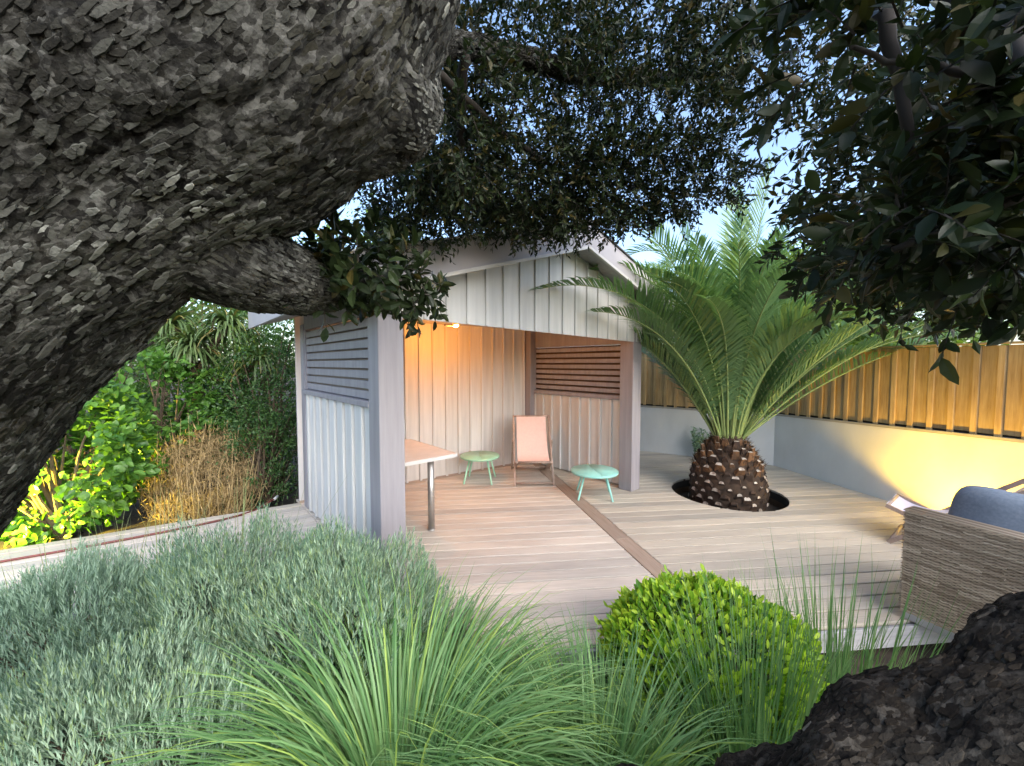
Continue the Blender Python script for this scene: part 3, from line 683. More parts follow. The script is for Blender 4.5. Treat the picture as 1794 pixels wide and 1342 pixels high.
box('seat_base', .1105, 1.75, .1105, .85, .07, .30, M['wickdark'], sofa, .01)
for x in (.0, 1.0): box('skid', x + .01, x + .28, .015, .055, .002, .055, M['alu'], sofa, .004); box('skid', x + .01, x + .28, .78, .82, .002, .055, M['alu'], sofa, .004)
def pillow(name, c, size, rot, mat, label, grp):
    nu, nv_ = 48, 24; uu, vv = np.meshgrid(np.linspace(0, 2 * np.pi, nu, endpoint=False), np.linspace(-np.pi / 2, np.pi / 2, nv_))
    sp_ = lambda t, e: np.sign(t) * np.abs(t) ** e
    x = sp_(np.cos(uu), .42) * np.cos(vv) ** .55; y = sp_(np.sin(uu), .42) * np.cos(vv) ** .55; z = sp_(np.sin(vv), .95)
    x, y = x * (1 + .05 * np.abs(y) ** 2), y * (1 + .05 * np.abs(x) ** 2)
    wr_ = .05 * np.sin(x * 5 + y * 3.1 + size[0] * 9) + .04 * np.sin(y * 9 - x * 4) + .03 * np.sin(x * 13 + 2)
    V = np.c_[(x * size[0] / 2).ravel(), ((y + .03 * np.sin(x * 4.2 + 1)) * size[1] / 2).ravel(), ((z + wr_ * np.cos(vv)) * size[2] / 2).ravel()]
    i = (np.arange(nv_ - 1)[:, None] * nu); j = np.arange(nu)[None]; F = np.stack([i + j, i + (j + 1) % nu, i + nu + (j + 1) % nu, i + nu + j], -1).reshape(-1, 4)
    o = fobj(name, V, [F], mat, None, True)
    o.matrix_world = Matrix.Translation((2.60, 2.555, 0)) @ Matrix.Rotation(sofa_ang, 4, 'Z') @ Matrix.Translation(c) @ rot
    return tag(o, label, 'cushion', grp)
box('seat_pad', .12, 1.74, .12, .84, .302, .42, M['blue'], sofa, .03, seg=3)
pillow('cushion', (.56, .25, .66), (.90, .52, .30), Matrix.Rotation(R(5), 4, 'Y') @ Matrix.Rotation(R(68), 4, 'X'), M['blue'], 'slate blue cushion poking above the sofa back, nearer its far corner', 'sofa cushions')
pillow('cushion', (1.44, .26, .67), (.80, .54, .30), Matrix.Rotation(R(72), 4, 'X'), M['blue'], 'slate blue cushion on the sofa cut by the picture edge', 'sofa cushions')

# ------------------------------------------------------------------ foreground planting
def lavender(loc, rx, ry, h, n_, label):
    t = empty('lavender_bush', loc); tag(t, label, 'shrub', 'silvery lavender bushes in the front bed')
    d = rdir(n_ * 3); d = d[d[:, 2] > -.15][:n_]; n_ = len(d)
    lump = 1 + .07 * np.sin(d[:, 0] * 19 + loc[1] * 9) * np.sin(d[:, 1] * 17 + d[:, 2] * 8) + .12 * np.sin(d[:, 0] * 7 + loc[0] * 5) * np.cos(d[:, 1] * 6) + .08 * np.sin(d[:, 2] * 9 + d[:, 0] * 4)
    top = d * np.array([rx, ry, h]) * lump[:, None]; top[:, 2] = np.maximum(top[:, 2], .02)
    ax = nrm(d * [.75, .75, .4] + [0, 0, 1.15] + rng.normal(0, .17, (n_, 3)))
    Ls = rng.uniform(.13, .26, n_); basep = top - ax * (Ls * .75)[:, None]
    # stems
    k = 7
    P = []; D = []; NN = []; s_ = []; T = []
    for q in range(k):
        f = (q + .6) / k; p = basep + ax * (Ls * f)[:, None]
        for sg in (-1, 1):
            az = rng.uniform(0, 6.28, n_); perp = nrm(np.cross(ax, np.c_[np.cos(az), np.sin(az), np.zeros(n_)]))
            P.append(p); D.append(nrm(ax * (1.2 + .9 * f) + perp * .7 * sg)); NN.append(perp * sg + ax * .3); s_.append(rng.uniform(.038, .062, n_) * (1.1 - .4 * f)); T.append(np.clip(rng.random(n_) * .5 + f * .42, 0, .93))
    P, D, NN, s_, T = map(np.concatenate, (P, D, NN, s_, T))
    leaves('foliage', tpl_kite(.125, .02), P, D, NN, s_, M['lav'], t, tint=T)
    # woody inside
    mb = MB()
    for q in range(160):
        j = random.randrange(n_); mb.add(*tube(spline([(random.uniform(-.08, .08), random.uniform(-.08, .08), -.0), basep[j] * .55, basep[j]], 5), [.006, .005, .004, .003, .002], 4, False))
    mb.obj('stem', M['barkthin'], t)
    return t
lavender((-.98, 2.12, -.17), .66, .56, .82, 4700, 'largest silvery lavender bush in front of the left shelter post')
lavender((-1.62, 2.22, -.17), .78, .55, .80, 4800, 'tall silvery lavender bush between the largest one and the path')
lavender((-2.45, 2.15, -.17), .80, .55, .68, 4300, 'silvery lavender bush cut by the left picture edge')
lavender((-1.55, 1.52, -.17), .85, .50, .60, 4700, 'nearest silvery lavender bush in the bottom left corner')
def tuft(loc, n_, L, spread, mat, label, lean=(0, 0), w_=.006, bend=1.6, name='grass_tuft', stiff=0., rb=.09, grp='ornamental grass tufts in the front bed', azr=None):
    t = empty(name, loc); tag(t, label, 'grass', grp)
    az = rng.uniform(0, 6.283, n_) if azr is None else rng.uniform(azr[0], azr[1], n_); th0 = np.radians(rng.uniform(38, 89, n_)) if not stiff else np.radians(rng.uniform(74, 92, n_))
    th0 = np.where(rng.random(n_) < spread, th0 - np.radians(rng.uniform(5, 25, n_)), th0)
    Ls = L * rng.uniform(.55, 1.08, n_); bd = bend * rng.uniform(.5, 1.15, n_) * (1 - stiff)
    m = 9; s = np.linspace(0, 1, m); th = th0[:, None] - bd[:, None] * s[None] ** 1.7
    azs = az[:, None] + rng.normal(0, .25, n_)[:, None] * s[None]
    d = np.stack([np.cos(th) * np.cos(azs) + lean[0] * s, np.cos(th) * np.sin(azs) + lean[1] * s, np.sin(th)], -1); d = nrm(d)
    r0 = rb * np.sqrt(rng.random(n_)); base = np.c_[r0 * np.cos(az), r0 * np.sin(az), np.zeros(n_)]
    P = base[:, None] + np.concatenate([np.zeros((n_, 1, 3)), np.cumsum(d[:, :-1], 1)], 1) * (Ls / (m - 1))[:, None, None]
    tw = rng.normal(0, .5, n_)
    X = nrm(np.stack([-np.sin(azs + tw[:, None]), np.cos(azs + tw[:, None]), np.zeros_like(azs)], -1))
    wid = w_ * rng.uniform(.6, 1.15, n_)[:, None] * np.interp(s, [0, .3, .7, 1], [.8, 1, .75, .06])[None]
    nn = nrm(np.cross(X, d)) * wid[..., None] * .35
    V = np.stack([P - X * wid[..., None] + nn, P, P + X * wid[..., None] + nn], 2).reshape(-1, 3)
    i = (np.arange(n_)[:, None] * m * 3 + np.arange(m - 1)[None] * 3).ravel()
    F = np.concatenate([np.c_[i, i + 1, i + 4, i + 3], np.c_[i + 1, i + 2, i + 5, i + 4]])
    T = np.repeat(rng.random(n_) * .97, m * 3)
    tag(fobj('blades', V, [F], mat, t, True, T), kind='stuff')
    return t
tuft((-.44, 1.40, -.17), 5000, 1.14, .75, M['grass'], 'big arching green grass tuft at the bottom centre', (-.16, .02), .0056, 2.7, rb=.18)
tuft((.26, 1.36, -.17), 2400, .86, .6, M['grass'], 'arching grass tuft between the big tuft and the lime shrub', (-.45, .05), .0048, 1.8, rb=.15)
tuft((.98, 1.52, -.17), 480, .92, .2, M['grassfine'], 'stiff upright grass tuft in front of the lime shrub, beside the dark trunk', (.0, .0), .0042, .9, stiff=.6, rb=.17)
tuft((1.52, 1.78, -.17), 260, .95, .15, M['grassfine'], 'thin upright grass blades between the lime shrub and the sofa', (.0, .0), .0036, .8, stiff=.6, rb=.24)
tuft((.70, 1.42, -.17), 620, .62, .4, M['grass'], 'shorter grass tuft under the lime shrub', (-.25, .1), .0048, 1.2, rb=.13)
# lime-green clipped shrub
bx_ = empty('lime_shrub', (1.02, 2.0, -.17)); tag(bx_, 'rounded lime green clipped shrub in front of the deck', 'shrub')
n_ = 6800; d = rdir(n_ * 2); d = d[d[:, 2] > -.55][:n_]; n_ = len(d)
lump = 1 + .07 * np.sin(d[:, 0] * 8 + d[:, 2] * 3) * np.cos(d[:, 1] * 7 + 1) + .05 * np.sin(d[:, 0] * 17 + 2) * np.sin(d[:, 2] * 15 + d[:, 1] * 9) + rng.normal(0, .05, n_)
cc = np.array([0, 0, .36]); P = cc + d * np.array([.49, .41, .30]) * lump[:, None]
D = nrm(d * .75 + [0, 0, .55] + rng.normal(0, .45, (n_, 3)))
leaves('foliage', LEAF, P - D * .02, D, nrm(d + rng.normal(0, .5, (n_, 3))), rng.uniform(.036, .060, n_), M['box'], bx_, single=300)
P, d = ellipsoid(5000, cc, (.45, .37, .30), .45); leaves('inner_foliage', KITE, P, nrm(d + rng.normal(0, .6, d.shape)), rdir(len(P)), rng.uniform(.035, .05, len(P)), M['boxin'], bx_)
mb = MB()
for q in range(24):
    p = cc + rdir(1)[0] * [.3, .26, .25]; mb.add(*tube(spline([(random.uniform(-.04, .04), random.uniform(-.04, .04), 0), p * [.5, .5, .7], p], 6), np.linspace(.011, .004, 6), 5))
mb.obj('stem', M['barkthin'], bx_)
# little white flowers by the deck edge
for k, (fx, fy) in enumerate(((.28, 2.02), (.10, 1.95), (.42, 1.9))):
    t = empty('white_flower_clump', (fx, fy, -.17)); tag(t, ('low clump of tiny white flowers in the middle of the three by the deck edge', 'low clump of tiny white flowers nearest the big grass tuft', 'low clump of tiny white flowers beside the lime shrub')[k], 'flowers', 'white flowers at the deck edge')
    m = 130; hp = np.c_[rng.normal(0, .085, (m, 2)), rng.uniform(.03, .16, m)]; mb = MB()
    for q in hp[:60]: mb.add(*tube([(q[0] * .5, q[1] * .5, 0), q], [.0012, .0009], 3, False))
    mb.obj('stem', M['grassfine'], t)
    P = np.repeat(hp, 5, 0); az = np.tile(np.arange(5) * 1.2566, m); D = np.c_[np.cos(az), np.sin(az), np.full(len(az), .25)] + rng.normal(0, .1, (len(az), 3))
    leaves('petals', tpl_kite(.7), P, D, np.tile([0, 0, 1.], (len(P), 1)), .009, M['flower'], t)
    P = np.c_[rng.normal(0, .11, (500, 2)), rng.uniform(.0, .11, 500)]; leaves('foliage', KITE, P, rdir(500) + [0, 0, .6], rdir(500), .035, M['grassfine'], t)
# tall pale stalks between lavender and path
for k, (sx, sy) in enumerate(((-2.55, 2.75), (-2.05, 2.85), (-3.0, 2.6))):
    tuft((sx, sy, -.17), (70, 46, 60)[k], (.95, 1.15, .8)[k], .1, M['seed'], ('thin pale flower stalks rising behind the lower lavender bush', 'tallest thin pale stalks rising against the dry brush', 'thin pale stalks at the far left beside the path')[k], w_=.0028, bend=.5, stiff=.5, rb=.34, name='pale_stalks', grp='pale stalks along the path')

# ------------------------------------------------------------------ left border behind the path
def shrub(name, loc, rad, n_, tpl, size, mat, label, cat='shrub', single=0, zc=None, droop=0., group=None, shell=.35, inner=None):
    t = empty(name, loc); tag(t, label, cat, group)
    c = np.array([0, 0, rad[2] if zc is None else zc]); P = []; D = []
    nc = max(6, n_ // 60); cen, cdv = ellipsoid(nc, c, rad, shell)
    idx = rng.integers(0, nc, n_); P = cen[idx] + rng.normal(0, .16 * min(rad), (n_, 3)); P[:, 2] = np.maximum(P[:, 2], .03)
    out = nrm(P - c); D = nrm(out * .7 + rng.normal(0, .6, (n_, 3)) + [0, 0, -droop])
    leaves('foliage', tpl, P, D, nrm(out * .6 + [0, -.1, .7] + rng.normal(0, .4, (n_, 3))), rng.uniform(size * .65, size * 1.15, n_), mat, t, single)
    mb = MB()
    for q in range(min(nc, 40)):
        p = cen[q]; mb.add(*tube(spline([(random.uniform(-.06, .06), random.uniform(-.06, .06), 0), p * [.45, .45, .6] + rng.normal(0, .04, 3), p], 7), np.linspace(.022, .004, 7), 5))
    mb.obj('stem', M['barkthin'], t)
    return t
shrub('broad_leaf_shrub', (-4.85, 4.18, -.17), (1.0, .48, .88), 4600, LEAFW, .105, M['bigleaf'], 'broad-leaved shrub glowing yellow-green at the left edge', single=220)
shrub('broad_leaf_shrub', (-4.55, 5.0, -.17), (.7, .5, 1.1), 3000, LEAFW, .10, M['bigleaf'], 'taller broad-leaved shrub behind the glowing one', single=80)
shrub('dark_shrub', (-3.35, 5.35, -.17), (.72, .55, 1.28), 10500, LEAF4, .055, M['darkleaf'], 'tall dark green shrub against the left shelter wall')
shrub('dark_shrub', (-3.9, 6.0, -.17), (.9, .6, 1.35), 6500, LEAF4, .06, M['darkleaf'], 'dark green shrub at the back behind the strap-leaved plant')
shrub('dark_shrub', (-6.1, 5.6, -.17), (1.2, .8, 1.5), 6500, LEAF4, .07, M['darkleaf'], 'dark green shrub far left behind the broad-leaved ones')
shrub('dark_shrub', (-5.2, 6.6, -.17), (1.6, .6, 1.9), 9500, LEAF4, .11, M['bigleaf'], 'tall mid green shrub at the very back of the left border')
shrub('dark_shrub', (-3.0, 6.7, -.17), (1.0, .6, 1.9), 7500, LEAF4, .10, M['bigleaf'], 'tall mid green shrub behind the corner of the shelter')
# dry brush
t = empty('dry_brush', (-3.78, 4.72, -.17)); tag(t, 'heap of dry brown brushwood between the green shrubs', 'brushwood')
lum = [((-.25, -.1, .55), (.28, .25, .36)), ((.12, -.12, .42), (.34, .25, .34)), ((-.1, .1, .8), (.3, .25, .25)), ((.45, .05, .35), (.25, .22, .3)), ((-.42, .0, .3), (.22, .2, .28)), ((.3, .2, .75), (.3, .25, .3)), ((0, 0, .12), (.6, .35, .14))]
P = np.concatenate([ellipsoid(1500, c, r, .2)[0] for c, r in lum]); P = P + rng.normal(0, .04, P.shape); P[:, 2] = np.maximum(P[:, 2], .02)
leaves('twigs', tpl_kite(.10), P, nrm(rng.normal(0, 1, P.shape) * [1, 1, 2.2]), rdir(len(P)), rng.uniform(.03, .12, len(P)), M['dry'], t)
mb = MB()
for q in range(110):
    p, _ = ellipsoid(1, (0, 0, .6), (.75, .4, .75), .6); p = p[0]; p[2] = abs(p[2]); mb.add(*tube(spline([(p[0] * .7, p[1] * .7, 0), p * [.9, .9, .5] + rng.normal(0, .05, 3), p], 6), np.linspace(.006, .0015, 6), 4))
mb.obj('stem', M['dry'], t)
shrub('dark_shrub', (-3.2, 4.95, -.17), (.42, .3, .75), 2600, LEAF4, .05, M['darkleaf'], 'low dark green shrub right of the dry brushwood, by the hose end')
# strap-leaved plant with trunk
t = empty('strap_leaf_palm', (-4.28, 5.3, -.17)); tag(t, 'shaggy plant with drooping strap leaves on a bare trunk', 'palm tree')
pts = spline([(0, 0, 0), (.02, .0, .9), (.0, .03, 1.9)], 14); V, Fs = tube(pts, np.linspace(.085, .07, 14) + rng.normal(0, .004, 14), 14); fobj('trunk', V, Fs, M['barkthin'], t, True)
for c, nn_ in (((0, 0, 2.05), 330), ((.45, .05, 2.35), 260), ((-.35, .1, 2.4), 240), ((.75, .2, 1.9), 160)):
    mb = MB(); mm = 8; az = rng.uniform(0, 6.283, nn_); th0 = np.radians(rng.uniform(-10, 75, nn_)); s = np.linspace(0, 1, mm); L_ = rng.uniform(.35, .62, nn_)
    th = th0[:, None] - rng.uniform(1.2, 2.4, nn_)[:, None] * s[None] ** 1.3
    dd = np.stack([np.cos(th) * np.cos(az)[:, None], np.cos(th) * np.sin(az)[:, None], np.sin(th)], -1)
    Pp = np.array(c) + np.concatenate([np.zeros((nn_, 1, 3)), np.cumsum(dd[:, :-1], 1)], 1) * (L_ / (mm - 1))[:, None, None]
    Xx = np.stack([-np.sin(az), np.cos(az), np.zeros(nn_)], -1)[:, None] * (np.interp(s, [0, .4, .8, 1], [.3, 1, .7, .1]) * .016)[None, :, None]
    V = np.stack([Pp - Xx, Pp + Xx], 2).reshape(-1, 3); i = (np.arange(nn_)[:, None] * mm * 2 + np.arange(mm - 1)[None] * 2).ravel()
    tag(fobj('strap_leaves', V, [np.c_[i, i + 1, i + 3, i + 2]], M['strap'], t, True, np.repeat(rng.random(nn_), mm * 2)), kind='stuff')
    if c[0]: V, Fs = tube(spline([(0, .02, 1.7), (c[0] * .5, c[1], c[2] - .25), c], 8), np.linspace(.05, .035, 8), 8); fobj('branch', V, Fs, M['barkthin'], t, True)
# hose on the path
hp = spline([(-5.6, 2.55, .012), (-4.336, 3.30, .012), (-3.7, 3.72, .013), (-3.2, 4.12, .013), (-2.98, 4.40, .014), (-2.93, 4.60, .03), (-2.90, 4.74, .05)], 60)
hose = empty('garden_hose', (0, 0, 0)); tag(hose, 'thin red-brown hose lying along the left path', 'hose')
V, Fs = tube(hp, .011, 8); fobj('hose_pipe', V, Fs, M['hose'], hose, True)
V, Fs = tube([hp[-1] - [0, .02, .006], hp[-1] + [.005, .05, .015]], .017, 10); fobj('connector', V, Fs, M['socket'], hose, True)
spotfix((-5.15, 3.18, .0), 'small lit garden spotlight among the glowing leaves at the left edge', (.16, 1.0, .28), 560, (1, .78, .08), R(105), .8)

# ------------------------------------------------------------------ beyond the garden
hz = empty('neighbour_house', (-1.9, 15.5, -.2)); tag(hz, 'white house with red tiled roof glimpsed behind the shelter', 'house')
box('wall', -5.5, 5.5, 0, 7, 0, 5.6, M['whitewall'], hz, .01)
M['tile'] = paint('red_roof_tile', (.36, .12, .07), (.26, .085, .055), .8, 6, None, .3, .2)
for k in range(14):
    y0, z0 = -.4 + k * .28, 5.55 + k * .12; box('tile_row', -5.9, 5.9, y0, y0 + .32, z0, z0 + .05, M['tile'], hz, .01, Matrix.Rotation(0, 4, 'X'))
prism('roof', [(-.4, 5.52), (3.5, 7.2), (7.4, 5.52)], -5.85, 5.85, M['tile'], hz, 'y', 0, Matrix.Rotation(R(90), 4, 'Z') @ Matrix.Diagonal((1, -1, 1, 1)))
for x in (-3, 0, 3):
    w_o = box('window', x - .55, x + .55, -.03, .0, 3.4, 4.8, M['trim'], hz, .01); box('pane', x - .48, x + .48, -.035, -.031, 3.47, 4.73, plain('dark_glass', (.05, .06, .07), .1), w_o, 0)
def bigtree(loc, rad, zc, n_, label, size=.16):
    t = empty('garden_tree', loc); tag(t, label, 'tree', 'trees beyond the garden')
    nc = 90; cen, _ = ellipsoid(nc, (0, 0, zc), rad, .35)
    idx = rng.integers(0, nc, n_); P = cen[idx] + rng.normal(0, .17 * min(rad), (n_, 3))
    D = rdir(n_) + [0, 0, -.2]; leaves('crown', KITE, P, D, rdir(n_) + [0, 0, .5], rng.uniform(size * .6, size * 1.2, n_), M['bgtree'], t)
    mb = MB(); mb.add(*tube(spline([(0, 0, 0), (.1, 0, zc * .5), (0, .1, zc)], 10), np.linspace(.22, .1, 10), 10))
    for q in range(24): mb.add(*tube(spline([(0, .02, zc * random.uniform(.4, .8)), cen[q] * .5 + np.array([0, 0, zc * .35]), cen[q]], 7), np.linspace(.07, .015, 7), 6))
    mb.obj('trunk', M['barkthin'], t, True)
bigtree((-4.6, 12.5, -.2), (2.3, 1.8, 2.0), 4.6, 6500, 'light green tree behind the left end of the shelter roof')
bigtree((-9.0, 10.0, -.2), (2.6, 2.0, 2.4), 3.6, 7000, 'light green tree far left behind the shrubs')
bigtree((8.2, 9.0, -.2), (2.6, 1.5, 2.0), 2.9, 12000, 'green tree behind the lit fence', .24)
bigtree((6.3, 11.0, -.2), (2.2, 1.5, 1.5), 2.5, 9000, 'green tree behind the fence corner', .22)
def bgpalm(loc, H, label, n_):
    t = empty('palm_tree', loc); tag(t, label, 'palm tree')
    V, Fs = tube([(0, 0, 0), (0.05, 0, H * .5), (0, 0, H)], [.22, .2, .2], 14); fobj('trunk', V, Fs, M['palmbark'], t, True)
    for k in range(n_):
        th0 = random.uniform(15, 85); frond(t, (0, 0, H), R(k * 137.5), R(th0), R(th0 - random.uniform(60, 110)), random.uniform(1.7, 2.4), curl=1.5, lw=.5, nl=46)
bgpalm((3.2, 9.6, -.2), 3.2, 'palm tree behind the right end of the shelter roof', 22)

# ------------------------------------------------------------------ holm oak close to the viewer
def bark_cells(U, V, seed, jit=.42):
    """blocky voronoi: returns edge distance, cell random, local coords"""
    r = np.random.default_rng(seed); n1 = 512; jx = r.uniform(-jit, jit, (n1, n1)); jy = r.uniform(-jit, jit, (n1, n1)); rv = r.random((n1, n1))
    iu = np.floor(U).astype(int); iv = np.floor(V).astype(int)
    f1 = np.full(U.shape, 9.); f2 = np.full(U.shape, 9.); val = np.zeros(U.shape); tx = np.zeros(U.shape); ty = np.zeros(U.shape)
    for a in (-1, 0, 1):
        for b in (-1, 0, 1):
            cu, cv = iu + a, iv + b; px = cu + .5 + jx[cu % n1, cv % n1]; py = cv + .5 + jy[cu % n1, cv % n1]
            dx, dy = U - px, V - py; d = (np.abs(dx) ** 3 + np.abs(dy) ** 3) ** (1 / 3)
            m1 = d < f1; f2 = np.where(m1, f1, np.minimum(f2, d)); val = np.where(m1, rv[cu % n1, cv % n1], val); tx = np.where(m1, dx, tx); ty = np.where(m1, dy, ty); f1 = np.where(m1, d, f1)
    return f2 - f1, val, tx, ty
def lownoise(P, freq, seed, oct=3):
    r = np.random.default_rng(seed); out = np.zeros(P.shape[:-1]); amp = 1.
    for o_ in range(oct):
        for k in range(4):
            d = nrm(r.normal(size=3)); out += amp * np.sin((P @ d) * freq + r.uniform(0, 6.28)) * .5
        freq *= 2.1; amp *= .5
    return out
def barkmat(name, dark, mid, pale, moss):
    """angular flakes over dark gaps, laid out along and round the limb (attribute bk)"""
    m, nt, b, o = newmat(name)
    at = N_(nt, 'ShaderNodeAttribute', attribute_name='tint'); bk = N_(nt, 'ShaderNodeAttribute', attribute_name='bk')
    def op(x, y, k='MULTIPLY'):
        q = N_(nt, 'ShaderNodeMath', operation=k)
        for sck, v in zip(q.inputs, (x, y)):
            if hasattr(v, 'links'): nt.links.new(v, sck)
            else: sck.default_value = v
        return q.outputs[0]
    def warp(sc, amt):
        w_ = N_(nt, 'ShaderNodeTexNoise'); w_.inputs['Scale'].default_value = sc; w_.inputs['Detail'].default_value = 3; nt.links.new(bk.outputs['Vector'], w_.inputs['Vector'])
        v = N_(nt, 'ShaderNodeVectorMath', operation='MULTIPLY_ADD'); v.inputs[1].default_value = (amt, amt, 0); nt.links.new(w_.outputs['Color'], v.inputs[0]); nt.links.new(bk.outputs['Vector'], v.inputs[2]); return v.outputs[0]
    def cells(vec, sc):
        v = N_(nt, 'ShaderNodeTexVoronoi', voronoi_dimensions='2D', distance='CHEBYCHEV', feature='F1'); v.inputs['Scale'].default_value = sc; v.inputs['Randomness'].default_value = .9; nt.links.new(vec, v.inputs['Vector'])
        c = N_(nt, 'ShaderNodeSeparateColor'); nt.links.new(v.outputs['Color'], c.inputs[0]); return c.outputs
    wa, wb_ = warp(2.2, .30), warp(5., .16)
    A, Bc, Cc = cells(wa, .95), cells(wb_, 1.9), cells(wb_, 4.1)
    f = noise(nt, 45, 6, rough=.75); f2 = noise(nt, 3.2, 3); f3 = noise(nt, 170, 2); big = noise(nt, 5.5, 3)
    tone = op(op(op(A[0], .34), op(Bc[0], .40), 'ADD'), op(Cc[0], .22), 'ADD')                      # 0..0.96
    tone = op(op(tone, op(at.outputs['Fac'], .30), 'ADD'), op(op(f, .55), op(big, .55), 'ADD'), 'ADD')   # about .55 .. 1.6
    col = ramp(nt, op(tone, .62), [(.50, dark), (.68, mid), (.80, tuple(x * .55 + y * .45 for x, y in zip(mid, pale))), (.96, pale)])
    col = mixc(nt, ramp(nt, f2, [(.54, (0, 0, 0)), (.78, (.55, .55, .55))]), col, moss)
    nt.links.new(col, b.inputs['Base Color']); b.inputs['Roughness'].default_value = .95; b.inputs['Specular IOR Level'].default_value = .12
    h = op(op(op(A[1], .5), op(Bc[1], .6), 'ADD'), op(op(Cc[1], .35), op(op(f, .5), op(f3, .2), 'ADD'), 'ADD'), 'ADD')
    bump(nt, b, h, 1.0, .010); return m
def flakemat(name, stops, moss):
    m, nt, b, o = newmat(name); at = N_(nt, 'ShaderNodeAttribute', attribute_name='tint')
    f = noise(nt, 60, 5, rough=.75); f2 = noise(nt, 3.0, 3); f3 = noise(nt, 210, 3)
    col = ramp(nt, at.outputs['Fac'], stops); col = mixc(nt, .8, col, ramp(nt, f, [(.3, (.42, .42, .42)), (.62, (1.15, 1.15, 1.12))]), 'MULTIPLY')
    col = mixc(nt, ramp(nt, f2, [(.52, (0, 0, 0)), (.76, (.6, .6, .6))]), col, moss)
    nt.links.new(col, b.inputs['Base Color']); b.inputs['Roughness'].default_value = .95; b.inputs['Specular IOR Level'].default_value = .1
    ad = N_(nt, 'ShaderNodeMath', operation='ADD'); nt.links.new(f, ad.inputs[0]); nt.links.new(f3, ad.inputs[1]); bump(nt, b, ad.outputs[0], .7, .004); return m
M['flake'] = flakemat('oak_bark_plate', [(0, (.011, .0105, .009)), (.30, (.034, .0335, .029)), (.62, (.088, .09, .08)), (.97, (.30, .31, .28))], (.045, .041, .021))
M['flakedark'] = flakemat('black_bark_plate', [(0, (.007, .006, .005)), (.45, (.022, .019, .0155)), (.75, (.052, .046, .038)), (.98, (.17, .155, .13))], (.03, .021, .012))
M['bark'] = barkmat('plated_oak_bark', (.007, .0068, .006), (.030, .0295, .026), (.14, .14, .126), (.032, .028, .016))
M['barkdark'] = barkmat('black_oak_bark', (.005, .0045, .004), (.016, .014, .0115), (.06, .054, .045), (.02, .015, .009))
